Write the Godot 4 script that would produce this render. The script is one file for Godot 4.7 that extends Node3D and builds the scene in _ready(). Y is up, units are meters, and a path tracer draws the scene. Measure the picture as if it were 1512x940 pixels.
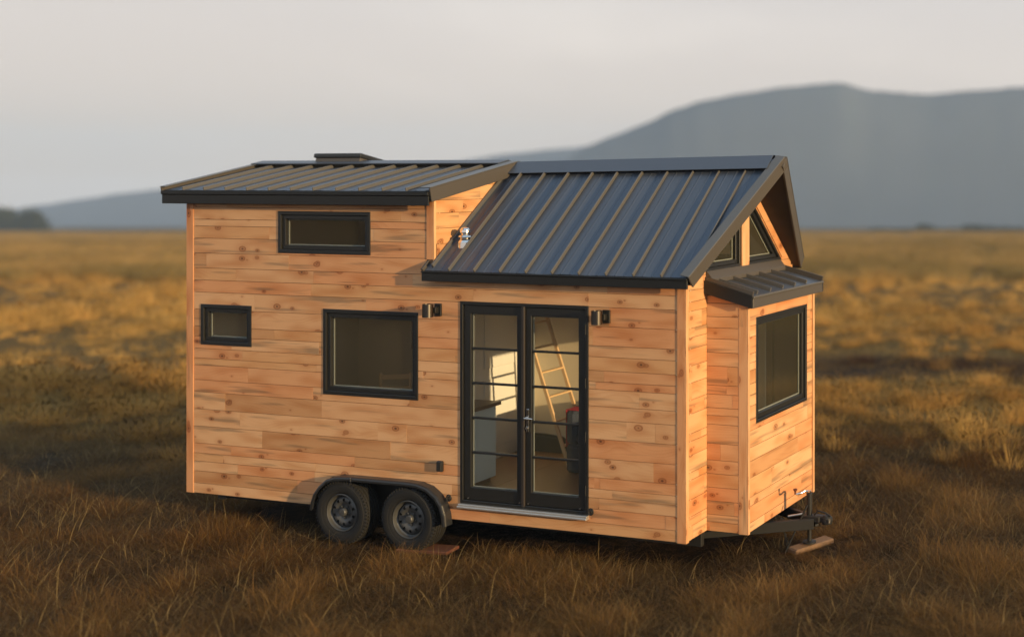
extends Node3D

# A timber-clad tiny house on a twin-axle trailer, parked in a dry grass plain at sundown.
# House frame: x along the house (towards the hitch), y up from the bottom of the walls, z towards the viewer (near wall at z = 0).

const LONG := 6.243      # length of the house body
const WIDE := 2.504      # width of the house body
const BAY_Z := 0.4235    # the bay is set in by this on either side
const BAY_OUT := 0.441   # and stands out by this
const LIFT := 0.37       # bottom of the walls above the ground
const EYE := Vector3(11.815, 3.899, 9.993)
const YAW := 17.053
const FOCAL := 1719.67   # in pixels of the 1512 x 940 photograph

var rng := RandomNumberGenerator.new()
var house: Node3D
var woods: Array = []
var wood_trim: Array = []
var M := {}

# ---------------------------------------------------------------- small helpers

func lin(r: float, g: float, b: float) -> Color:
	return Color(r, g, b).linear_to_srgb()

func std(c: Color, rough := 0.6, metal := 0.0, spec := 0.5) -> StandardMaterial3D:
	var m := StandardMaterial3D.new()
	m.albedo_color = c
	m.roughness = rough
	m.metallic = metal
	m.metallic_specular = spec
	return m

func start() -> SurfaceTool:
	var st := SurfaceTool.new()
	st.begin(Mesh.PRIMITIVE_TRIANGLES)
	return st

func put(st: SurfaceTool, called: String, m: Material, parent: Node) -> MeshInstance3D:
	var o := MeshInstance3D.new()
	o.name = called
	o.mesh = st.commit()
	o.material_override = m
	parent.add_child(o, true)
	return o

func part(called: String, parent: Node) -> Node3D:
	var o := Node3D.new()
	o.name = called
	parent.add_child(o, true)
	return o

func tag(o: Node, label: String, category: String, kind := "", group := "") -> void:
	o.set_meta("label", label)
	o.set_meta("category", category)
	if kind: o.set_meta("kind", kind)
	if group: o.set_meta("group", group)

func tri(st: SurfaceTool, a: Vector3, b: Vector3, c: Vector3, n: Vector3, ua := Vector2.ZERO, ub := Vector2.ZERO, uc := Vector2.ZERO) -> void:
	if (b - a).cross(c - a).dot(n) > 0.0:
		var t := b; b = c; c = t
		var u := ub; ub = uc; uc = u
	st.set_normal(n); st.set_uv(ua); st.add_vertex(a)
	st.set_normal(n); st.set_uv(ub); st.add_vertex(b)
	st.set_normal(n); st.set_uv(uc); st.add_vertex(c)

func quad(st: SurfaceTool, a: Vector3, b: Vector3, c: Vector3, d: Vector3, n: Vector3, us := Vector2.ONE, uo := Vector2.ZERO) -> void:
	var e := (b - a).length() * us.x
	var f := (d - a).length() * us.y
	tri(st, a, b, c, n, uo, uo + Vector2(e, 0), uo + Vector2(e, f))
	tri(st, a, c, d, n, uo, uo + Vector2(e, f), uo + Vector2(0, f))

# a box with chamfered edges, from lo to hi, moved by xf; the texture's grain runs along its longest side
func bar(st: SurfaceTool, lo: Vector3, hi: Vector3, ch := 0.0, xf := Transform3D.IDENTITY, uo := Vector2.ZERO) -> void:
	var s := hi - lo
	var g := 0
	if s.y >= s.x and s.y >= s.z: g = 1
	elif s.z >= s.x and s.z >= s.y: g = 2
	var k := minf(ch, minf(s.x, minf(s.y, s.z)) * 0.45)
	for ax in 3:
		for sg in [-1, 1]:
			var b := (ax + 1) % 3
			var c := (ax + 2) % 3
			var p: Array = []
			for q in [[-1, -1], [1, -1], [1, 1], [-1, 1]]:
				var v := Vector3.ZERO
				v[ax] = lo[ax] if sg < 0 else hi[ax]
				v[b] = lo[b] + k if q[0] < 0 else hi[b] - k
				v[c] = lo[c] + k if q[1] < 0 else hi[c] - k
				p.append(v)
			var n := Vector3.ZERO
			n[ax] = sg
			var uv: Array = []
			for v in p:
				var along: float = v[g] if ax != g else v[b]
				var other: float = v[b] if (b != g and ax != g) else v[c]
				if ax != g and b == g: other = v[c]
				uv.append(Vector2(along / 2.4, other / 1.2) + uo)
			tri(st, xf * p[0], xf * p[1], xf * p[2], xf.basis * n, uv[0], uv[1], uv[2])
			tri(st, xf * p[0], xf * p[2], xf * p[3], xf.basis * n, uv[0], uv[2], uv[3])
	if k <= 0.0: return
	for ax in 3:
		var b := (ax + 1) % 3
		var c := (ax + 2) % 3
		for sb in [-1, 1]:
			for sc in [-1, 1]:
				var p: Array = []
				for q in [[0, 0], [1, 0], [1, 1], [0, 1]]:
					var v := Vector3.ZERO
					v[ax] = lo[ax] + k if q[0] == 0 else hi[ax] - k
					var eb: float = lo[b] if sb < 0 else hi[b]
					var ec: float = lo[c] if sc < 0 else hi[c]
					v[b] = eb if q[1] == 0 else eb - sb * k
					v[c] = ec - sc * k if q[1] == 0 else ec
					p.append(xf * v)
				var n := Vector3.ZERO
				n[b] = sb; n[c] = sc
				quad(st, p[0], p[1], p[2], p[3], (xf.basis * n).normalized(), Vector2(0.4, 0.8), uo)
	for sx in [-1, 1]:
		for sy in [-1, 1]:
			for sz in [-1, 1]:
				var e := Vector3(lo.x if sx < 0 else hi.x, lo.y if sy < 0 else hi.y, lo.z if sz < 0 else hi.z)
				var d := Vector3(sx, sy, sz) * k
				tri(st, xf * (e - Vector3(0, d.y, d.z)), xf * (e - Vector3(d.x, 0, d.z)), xf * (e - Vector3(d.x, d.y, 0)), (xf.basis * Vector3(sx, sy, sz)).normalized(), uo, uo, uo)

func box_part(called: String, lo: Vector3, hi: Vector3, m: Material, parent: Node, ch := 0.004) -> MeshInstance3D:
	var st := start()
	bar(st, lo, hi, ch, Transform3D.IDENTITY, Vector2(rng.randf() * 0.3, rng.randf() * 0.8))
	return put(st, called, m, parent)

# a plate with the outline poly in the plane (o, ux, uy), its face at o and its back at -n * thick
func slab(st: SurfaceTool, poly: PackedVector2Array, o: Vector3, ux: Vector3, uy: Vector3, n: Vector3, thick: float, uo := Vector2.ZERO, sides := true, back := false) -> void:
	var t := Geometry2D.triangulate_polygon(poly)
	for i in range(0, t.size(), 3):
		var p: Array = []
		var uv: Array = []
		for j in 3:
			var q := poly[t[i + j]]
			p.append(o + ux * q.x + uy * q.y)
			uv.append(Vector2(q.x / 2.4, q.y / 1.2) + uo)
		tri(st, p[0], p[1], p[2], n, uv[0], uv[1], uv[2])
		if back: tri(st, p[0] - n * thick, p[1] - n * thick, p[2] - n * thick, -n, uv[0], uv[1], uv[2])
	if not sides: return
	var mid := Vector2.ZERO
	var ccw := not Geometry2D.is_polygon_clockwise(poly)
	for i in poly.size():
		var a := poly[i]
		var b := poly[(i + 1) % poly.size()]
		var e := (b - a).normalized()
		var out2 := Vector2(e.y, -e.x) if ccw else Vector2(-e.y, e.x)
		var n3 := (ux * out2.x + uy * out2.y).normalized()
		var pa := o + ux * a.x + uy * a.y
		var pb := o + ux * b.x + uy * b.y
		quad(st, pa, pb, pb - n * thick, pa - n * thick, n3, Vector2(0.4, 0.8), uo)

func rect(x0: float, y0: float, x1: float, y1: float) -> PackedVector2Array:
	return PackedVector2Array([Vector2(x0, y0), Vector2(x1, y0), Vector2(x1, y1), Vector2(x0, y1)])

# a convex outline (counter-clockwise) moved inwards by w
func inset(poly: PackedVector2Array, w: float) -> PackedVector2Array:
	var r := PackedVector2Array()
	var k := poly.size()
	for i in k:
		var a := poly[(i + k - 1) % k]
		var b := poly[i]
		var c := poly[(i + 1) % k]
		var e := (b - a).normalized()
		var f := (c - b).normalized()
		var m := Vector2(-e.y, e.x) + Vector2(-f.y, f.x)
		r.append(b + m * (w / (0.5 * m.length_squared())))
	return r

# a frame between two outlines with as many corners; its face lies at n * hi, its back at n * lo
func ring(st: SurfaceTool, outer: PackedVector2Array, inner: PackedVector2Array, o: Vector3, ux: Vector3, uy: Vector3, n: Vector3, lo: float, hi: float, ch := 0.004) -> void:
	var k := outer.size()
	var oo := inset(outer, ch)
	var ii := inset(inner, -ch)
	for i in k:
		var j := (i + 1) % k
		var w := func(p: Vector2, h: float) -> Vector3: return o + ux * p.x + uy * p.y + n * h
		quad(st, w.call(oo[i], hi), w.call(oo[j], hi), w.call(ii[j], hi), w.call(ii[i], hi), n)
		var e := (outer[j] - outer[i]).normalized()
		var nout := (ux * e.y - uy * e.x).normalized()
		quad(st, w.call(outer[i], lo), w.call(outer[j], lo), w.call(outer[j], hi - ch), w.call(outer[i], hi - ch), nout)
		quad(st, w.call(outer[i], hi - ch), w.call(outer[j], hi - ch), w.call(oo[j], hi), w.call(oo[i], hi), (nout + n).normalized())
		quad(st, w.call(inner[i], lo), w.call(inner[j], lo), w.call(inner[j], hi - ch), w.call(inner[i], hi - ch), -nout)
		quad(st, w.call(inner[i], hi - ch), w.call(inner[j], hi - ch), w.call(ii[j], hi), w.call(ii[i], hi), (n - nout).normalized())
		quad(st, w.call(outer[i], lo), w.call(outer[j], lo), w.call(inner[j], lo), w.call(inner[i], lo), -n)

# a turned shape: profile of (radius, height) round the y axis of xf
func lathe(st: SurfaceTool, profile: Array, segs: int, xf := Transform3D.IDENTITY) -> void:
	for i in profile.size() - 1:
		var a: Vector2 = profile[i]
		var b: Vector2 = profile[i + 1]
		var t := (b - a)
		if t.length() < 1e-7: continue
		t = t.normalized()
		var pn := Vector2(t.y, -t.x)
		for s in segs:
			var t0 := TAU * s / segs
			var t1 := TAU * (s + 1) / segs
			var d0 := Vector3(cos(t0), 0, sin(t0))
			var d1 := Vector3(cos(t1), 0, sin(t1))
			var n0 := (xf.basis * (d0 * pn.x + Vector3(0, pn.y, 0))).normalized()
			var n1 := (xf.basis * (d1 * pn.x + Vector3(0, pn.y, 0))).normalized()
			var p := [xf * (d0 * a.x + Vector3(0, a.y, 0)), xf * (d1 * a.x + Vector3(0, a.y, 0)), xf * (d1 * b.x + Vector3(0, b.y, 0)), xf * (d0 * b.x + Vector3(0, b.y, 0))]
			var ns := [n0, n1, n1, n0]
			var order := [0, 1, 2, 0, 2, 3]
			var c: Vector3 = (p[2] - p[0]).cross(p[3] - p[1])
			if c.dot(n0 + n1) > 0.0: order = [0, 2, 1, 0, 3, 2]
			for k in order:
				st.set_normal(ns[k]); st.set_uv(Vector2(float(s) / segs, 0.0)); st.add_vertex(p[k])

func tube(st: SurfaceTool, pts: Array, r: float, segs := 8) -> void:
	for i in pts.size() - 1:
		var a: Vector3 = pts[i]
		var b: Vector3 = pts[i + 1]
		var d := (b - a).normalized()
		var u := d.cross(Vector3.UP if absf(d.y) < 0.9 else Vector3.RIGHT).normalized()
		var xf := Transform3D(Basis(u, d, u.cross(d)), a)
		lathe(st, [Vector2(0, -r * 0.3), Vector2(r, -r * 0.3), Vector2(r, (b - a).length() + r * 0.3), Vector2(0, (b - a).length() + r * 0.3)], segs, xf)

# ---------------------------------------------------------------- materials

func noise(sd: int, freq: float, oct := 3) -> FastNoiseLite:
	var n := FastNoiseLite.new()
	n.seed = sd
	n.frequency = freq
	n.noise_type = FastNoiseLite.TYPE_SIMPLEX_SMOOTH
	n.fractal_octaves = oct
	return n

# sawn pine, 2.4 m along the grain by 1.2 m across: growth rings, knots, grey sap stain
func pine(sd: int, knots: int, stain: float) -> ImageTexture:
	var w := 1024
	var h := 512
	var r := RandomNumberGenerator.new()
	r.seed = sd
	var ks: Array = []
	for i in knots:
		ks.append([r.randf() * w, r.randf() * h, r.randf_range(7.5, 12.5) if i % 5 < 3 else r.randf_range(2.5, 5.0), r.randf_range(0.0, 1.0)])
	var wander := noise(sd, 0.004, 2)
	var fine := noise(sd + 1, 0.05, 2)
	var blot := noise(sd + 2, 0.012, 2)
	var grey := noise(sd + 3, 0.01, 3)
	var near := {}
	for k in ks.size():
		var kk: Array = ks[k]
		for cx in range(int(kk[0] / 64) - 2, int(kk[0] / 64) + 3):
			for cy in range(int(kk[1] / 64) - 1, int(kk[1] / 64) + 2):
				var key := cx * 100 + cy
				if not near.has(key): near[key] = []
				near[key].append(kk)
	var bytes := PackedByteArray()
	bytes.resize(w * h * 3)
	var at := 0
	for y in h:
		for x in w:
			var bend := 0.0
			var dark := 0.0
			var core := 0.0
			var halo := 0.0
			for kk in near.get((x >> 6) * 100 + (y >> 6), []):
				var dx: float = (x - kk[0]) * 0.62
				var dy: float = y - kk[1]
				var d := sqrt(dx * dx + dy * dy)
				var rr: float = kk[2]
				bend += signf(dy) * rr * 1.6 * exp(-d * d / (rr * rr * 14.0))
				if d < rr * 1.15:
					var e := clampf((rr * 1.15 - d) / 1.6, 0.0, 1.0)
					dark = maxf(dark, e * (0.45 + 0.55 * smoothstep(0.55, 0.95, d / rr)))
					core = maxf(core, clampf((rr * (0.2 + 0.4 * kk[3]) - d) / 2.0, 0.0, 1.0))
				halo = maxf(halo, exp(-d * d / (rr * rr * 5.0)))
			var ring_at: float = (y - bend) * 0.105 + wander.get_noise_2d(x * 0.35, y * 1.5) * 4.5
			var f := ring_at - floorf(ring_at)
			var late := pow(f, 3.0) * 0.3
			late += 0.12 * fine.get_noise_2d(x * 0.08, y * 4.0)
			var b := blot.get_noise_2d(x * 0.25, y * 1.0)
			var c := Vector3(0.68, 0.388, 0.196)
			c = c.lerp(Vector3(0.50, 0.215, 0.075), clampf(late + 0.10 + b * 0.7, 0.0, 1.0))
			c = c.lerp(Vector3(0.47, 0.19, 0.07), halo * 0.5)
			var s := clampf((grey.get_noise_2d(x * 0.16, y * 1.9) - (0.42 - stain)) * 3.0, 0.0, 1.0)
			c = c.lerp(Vector3(0.22, 0.15, 0.085), s * 0.66)
			c = c.lerp(Vector3(0.27, 0.095, 0.03), dark * 0.85)
			c = c.lerp(Vector3(0.075, 0.028, 0.011), core * 0.85)
			var col := Color(c.x, c.y, c.z).linear_to_srgb()
			bytes[at] = int(clampf(col.r, 0, 1) * 255.0)
			bytes[at + 1] = int(clampf(col.g, 0, 1) * 255.0)
			bytes[at + 2] = int(clampf(col.b, 0, 1) * 255.0)
			at += 3
	return ImageTexture.create_from_image(Image.create_from_data(w, h, false, Image.FORMAT_RGB8, bytes))

func make_materials() -> void:
	var plain := pine(11, 24, 0.02)
	var stained := pine(29, 20, 0.27)
	var tints := [Vector3(0.95, 0.92, 0.90), Vector3(0.95, 0.84, 0.78), Vector3(1.0, 1.0, 1.0), Vector3(0.78, 0.71, 0.63), Vector3(0.95, 0.79, 0.70), Vector3(0.92, 0.86, 0.77)]
	for i in tints.size():
		for t in [plain, stained]:
			if t == stained and i % 2 == 1: continue
			var v: Vector3 = tints[i]
			var m := std(lin(minf(v.x, 1.0), minf(v.y, 1.0), minf(v.z, 1.0)), 0.52, 0.0, 0.45)
			m.albedo_texture = t
			woods.append(m)
			if t == plain and i != 3: wood_trim.append(m)
	M.sheath = std(lin(0.16, 0.09, 0.045), 0.9)
	M.lining = std(lin(0.74, 0.64, 0.46), 0.8)
	M.white = std(lin(0.72, 0.72, 0.68), 0.6)
	M.roof = std(lin(0.082, 0.098, 0.128), 0.40, 0.45, 0.5)  # pans lean blue: the sheen of the sky put into the colour
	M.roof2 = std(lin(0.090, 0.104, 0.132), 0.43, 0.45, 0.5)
	M.sun_tinted_rib = std(lin(0.122, 0.116, 0.110), 0.40, 0.3, 0.5)  # the same roof metal in a warmer, lighter tone, as if sunlit
	M.trim = std(lin(0.085, 0.074, 0.064), 0.45, 0.2, 0.5)
	M.black = std(lin(0.012, 0.012, 0.012), 0.42, 0.0, 0.45)
	M.frame = std(lin(0.013, 0.013, 0.0125), 0.38, 0.0, 0.5)
	M.gasket = std(lin(0.24, 0.26, 0.23), 0.5)
	M.glass = StandardMaterial3D.new()
	M.glass.albedo_color = Color(0.62, 0.61, 0.50, 0.065)
	M.glass.transparency = BaseMaterial3D.TRANSPARENCY_ALPHA
	M.glass.roughness = 0.02
	M.glass.metallic_specular = 0.6
	M.chrome = std(lin(0.75, 0.73, 0.70), 0.16, 1.0)
	M.steel = std(lin(0.50, 0.49, 0.47), 0.32, 1.0)
	M.alu = std(lin(0.62, 0.60, 0.57), 0.42, 0.8)
	M.tyre = std(lin(0.017, 0.0165, 0.016), 0.78, 0.0, 0.35)
	M.rim = std(lin(0.070, 0.071, 0.072), 0.45, 0.3, 0.5)
	M.iron = std(lin(0.022, 0.021, 0.020), 0.55, 0.1, 0.4)
	M.rust = std(lin(0.13, 0.035, 0.015), 0.7)
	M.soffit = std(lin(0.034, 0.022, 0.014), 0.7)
	M.floor = std(lin(0.26, 0.13, 0.055), 0.4)
	M.counter = std(lin(0.16, 0.085, 0.045), 0.35)
	M.cabinet = std(lin(0.68, 0.77, 0.71), 0.5)
	M.cloth = std(lin(0.035, 0.045, 0.07), 0.9)
	M.red = std(lin(0.42, 0.02, 0.035), 0.9)
	M.ladder = std(lin(0.72, 0.48, 0.24), 0.5)

# ---------------------------------------------------------------- cladding

# boards of uneven width nailed over a wall: each board is cut to the wall's outline and round its openings
func clad(parent: Node, outline: PackedVector2Array, holes: Array, o: Vector3, ux: Vector3, uy: Vector3, n: Vector3, sd: int, longest := 2.3, heights := [0.075, 0.09, 0.11, 0.135, 0.135, 0.165, 0.19]) -> void:
	var r := RandomNumberGenerator.new()
	r.seed = sd
	var lo := Vector2(INF, INF)
	var hi := -lo
	for p in outline:
		lo = lo.min(p); hi = hi.max(p)
	var y := lo.y
	var last := -1
	while y < hi.y - 0.01:
		var h: float = heights[r.randi() % heights.size()]
		if hi.y - y - h < 0.05: h = hi.y - y
		var x := lo.x - r.randf() * longest * 0.8
		while x < hi.x:
			var l := r.randf_range(longest * 0.4, longest)
			var x1 := x + l
			if x1 > lo.x + 0.02 and minf(x1, hi.x) - maxf(x, lo.x) > 0.0:
				var pieces: Array = Geometry2D.intersect_polygons(rect(maxf(x, lo.x) + 0.0006, y + 0.0024, minf(x1, hi.x) - 0.0006, y + h - 0.0024), outline)
				for hole in holes:
					var left: Array = []
					for q in pieces: left.append_array(Geometry2D.clip_polygons(q, hole))
					pieces = left
				var w := r.randi() % woods.size()
				if w == last: w = (w + 1) % woods.size()
				last = w
				var uo := Vector2(r.randf() * 0.3 - lo.x / 2.4 - maxf(0, (x - lo.x)) / 2.4, r.randf() * 0.85 - y / 1.2)
				var proud := r.randf_range(0.0, 0.0022)
				for q in pieces:
					if absf(area(q)) < 0.0006: continue
					var st := start()
					slab(st, q, o + n * proud, ux, uy, n, 0.018, uo)
					put(st, "plank", woods[w], parent)
			x = x1
		y += h

func area(p: PackedVector2Array) -> float:
	var s := 0.0
	for i in p.size(): s += p[i].cross(p[(i + 1) % p.size()])
	return s * 0.5

# the board wall behind the cladding, with its openings; breaks are the heights at which openings begin and end
func core(called: String, outline: PackedVector2Array, holes: Array, breaks: Array, o: Vector3, ux: Vector3, uy: Vector3, n: Vector3, thick: float, m: Material, parent: Node) -> MeshInstance3D:
	var st := start()
	var lo := Vector2(INF, INF)
	var hi := -lo
	for p in outline:
		lo = lo.min(p); hi = hi.max(p)
	var bs: Array = [lo.y, hi.y]
	bs.append_array(breaks)
	bs.sort()
	for i in bs.size() - 1:
		if bs[i + 1] - bs[i] < 0.002 or bs[i] < lo.y - 1e-5 or bs[i + 1] > hi.y + 1e-5: continue
		var pieces: Array = Geometry2D.intersect_polygons(rect(lo.x - 1, bs[i], hi.x + 1, bs[i + 1]), outline)
		for hole in holes:
			var left: Array = []
			for q in pieces: left.append_array(Geometry2D.clip_polygons(q, hole))
			pieces = left
		for q in pieces:
			if absf(area(q)) < 0.0004: continue
			slab(st, q, o, ux, uy, n, thick, Vector2.ZERO, false, true)
			var ccw := not Geometry2D.is_polygon_clockwise(q)
			for j in q.size():
				var a: Vector2 = q[j]
				var b: Vector2 = q[(j + 1) % q.size()]
				if absf(b.y - a.y) < 0.004: continue
				var e := (b - a).normalized()
				var out2 := Vector2(e.y, -e.x) if ccw else Vector2(-e.y, e.x)
				var pa := o + ux * a.x + uy * a.y
				var pb := o + ux * b.x + uy * b.y
				quad(st, pa, pb, pb - n * thick, pa - n * thick, (ux * out2.x + uy * out2.y).normalized())
	return put(st, called, m, parent)

# ---------------------------------------------------------------- windows

func window(parent: Node, outline: PackedVector2Array, o: Vector3, ux: Vector3, uy: Vector3, n: Vector3, outer_w := 0.038, sash_w := 0.045, called := "window") -> Node3D:
	var w := part(called, parent)
	var a := inset(outline, outer_w)
	var b := inset(a, sash_w)
	var st := start()
	ring(st, inset(outline, -0.004), a, o, ux, uy, n, -0.10, 0.009)
	put(st, "frame", M.frame, w)
	st = start()
	ring(st, inset(a, 0.001), b, o, ux, uy, n, -0.07, -0.012)
	put(st, "sash", M.frame, w)
	st = start()
	ring(st, inset(b, 0.0005), inset(b, 0.011), o, ux, uy, n, -0.060, -0.050, 0.001)
	put(st, "gasket", M.gasket, w)
	st = start()
	slab(st, inset(b, 0.002), o - n * 0.044, ux, uy, n, 0.005, Vector2.ZERO, false)
	put(st, "pane", M.glass, w)
	return w

# ---------------------------------------------------------------- roofs

# a point of a roof slope: x along the house, t from eave (0) to ridge (1), h above the sheet.
# s: {x0, ye, ze, zr, yr0, yr1, xr0, xr1}: the ridge climbs a little from yr0 at xr0 to yr1 at xr1
func on_roof(s: Dictionary, x: float, t: float, h := 0.0) -> Vector3:
	var yr: float = lerpf(s.yr0, s.yr1, (x - s.xr0) / (s.xr1 - s.xr0))
	var p := Vector3(x, lerpf(s.ye, yr, t), lerpf(s.ze, s.zr, t))
	return p + roof_up(s) * h

func roof_up(s: Dictionary) -> Vector3:
	var run := Vector3(0, (s.yr0 + s.yr1) * 0.5 - s.ye, s.zr - s.ze).normalized()
	var n := Vector3.RIGHT.cross(run).normalized()
	return n if n.y > 0.0 else -n

func roof_sheet(parent: Node, s: Dictionary, outline: PackedVector2Array, seams: Array, sd: int) -> void:
	var r := RandomNumberGenerator.new()
	r.seed = sd
	var up := roof_up(s)
	for i in seams.size() - 1:
		var x0: float = seams[i]
		var x1: float = seams[i + 1]
		var w := x1 - x0
		var st := start()
		var some := false
		# the pan's cross-section: flat edges, two shallow stiffening ribs
		var prof := [[0.0, 0.0], [0.30, 0.0], [0.335, 0.0035], [0.37, 0.0], [0.64, 0.0], [0.675, 0.0035], [0.71, 0.0], [1.0, 0.0]]
		var sag := r.randf_range(-0.003, 0.003)
		for k in prof.size() - 1:
			var a: Array = prof[k]
			var b: Array = prof[k + 1]
			for tk in 10:
				for piece in Geometry2D.intersect_polygons(rect(x0 + w * a[0], tk * 0.1, x0 + w * b[0], tk * 0.1 + 0.1), outline):
					var tr := Geometry2D.triangulate_polygon(piece)
					for j in range(0, tr.size(), 3):
						var ps: Array = []
						var ns: Array = []
						for q in 3:
							var v: Vector2 = piece[tr[j + q]]
							ps.append(pan_point(s, v.x, v.y, x0, w, a, b, sag))
							var du: Vector3 = pan_point(s, v.x + 0.004, v.y, x0, w, a, b, sag) - pan_point(s, v.x - 0.004, v.y, x0, w, a, b, sag)
							var dv: Vector3 = pan_point(s, v.x, v.y + 0.004, x0, w, a, b, sag) - pan_point(s, v.x, v.y - 0.004, x0, w, a, b, sag)
							var nn := du.cross(dv).normalized()
							ns.append(nn if nn.dot(up) > 0 else -nn)
						var order := [0, 1, 2]
						if (ps[1] - ps[0]).cross(ps[2] - ps[0]).dot(up) > 0: order = [0, 2, 1]
						for q in order:
							st.set_normal(ns[q]); st.set_uv(Vector2.ZERO); st.add_vertex(ps[q])
						some = true
		if some: put(st, "roof_panel", M.roof if r.randf() < 0.6 else M.roof2, parent)

# a point of one pan: its profile, a slight belly and the wavering of thin sheet metal
func pan_point(s: Dictionary, x: float, t: float, x0: float, w: float, a: Array, b: Array, sag: float) -> Vector3:
	var f := (x - x0) / w
	var g: float = (f - a[0]) / (b[0] - a[0])
	var e := clampf(f * (1.0 - f) * 4.0, 0.0, 1.0)
	return on_roof(s, x, t, lerpf(a[1], b[1], g) + sag * e + e * 0.0035 * land_noise.get_noise_2d(x * 14.0, t * 26.0 + x0 * 9.0))

func roof_rib(parent: Node, s: Dictionary, x: float, t0: float, t1: float) -> void:
	var a := on_roof(s, x, t0)
	var b := on_roof(s, x, t1)
	var d := b - a
	var y := roof_up(s)
	var xf := Transform3D(Basis(Vector3.RIGHT, y, Vector3.RIGHT.cross(y)), a)
	var z := (xf.basis.inverse() * d).z
	var st := start()
	bar(st, Vector3(-0.007, -0.004, minf(0, z)), Vector3(0.007, 0.036, maxf(0, z)), 0.004, xf)
	put(st, "seam", M.sun_tinted_rib, parent)

# a board of section (w0..w1 outwards, h0..h1 upwards) from a to b; up is the roof's normal
func rake(called: String, parent: Node, a: Vector3, b: Vector3, up: Vector3, outward: Vector3, w0: float, w1: float, h0: float, h1: float, m: Material) -> void:
	var e := (b - a).normalized()
	var w := e.cross(up).normalized()
	if w.dot(outward) < 0: w = -w
	var u := w.cross(e).normalized()
	if u.dot(up) < 0: u = -u
	var right := w
	var xf := Transform3D(Basis(right, u, e), a)
	var st := start()
	bar(st, Vector3(w0, h0, 0), Vector3(w1, h1, (b - a).length()), 0.004, xf)
	put(st, called, m, parent)

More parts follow.
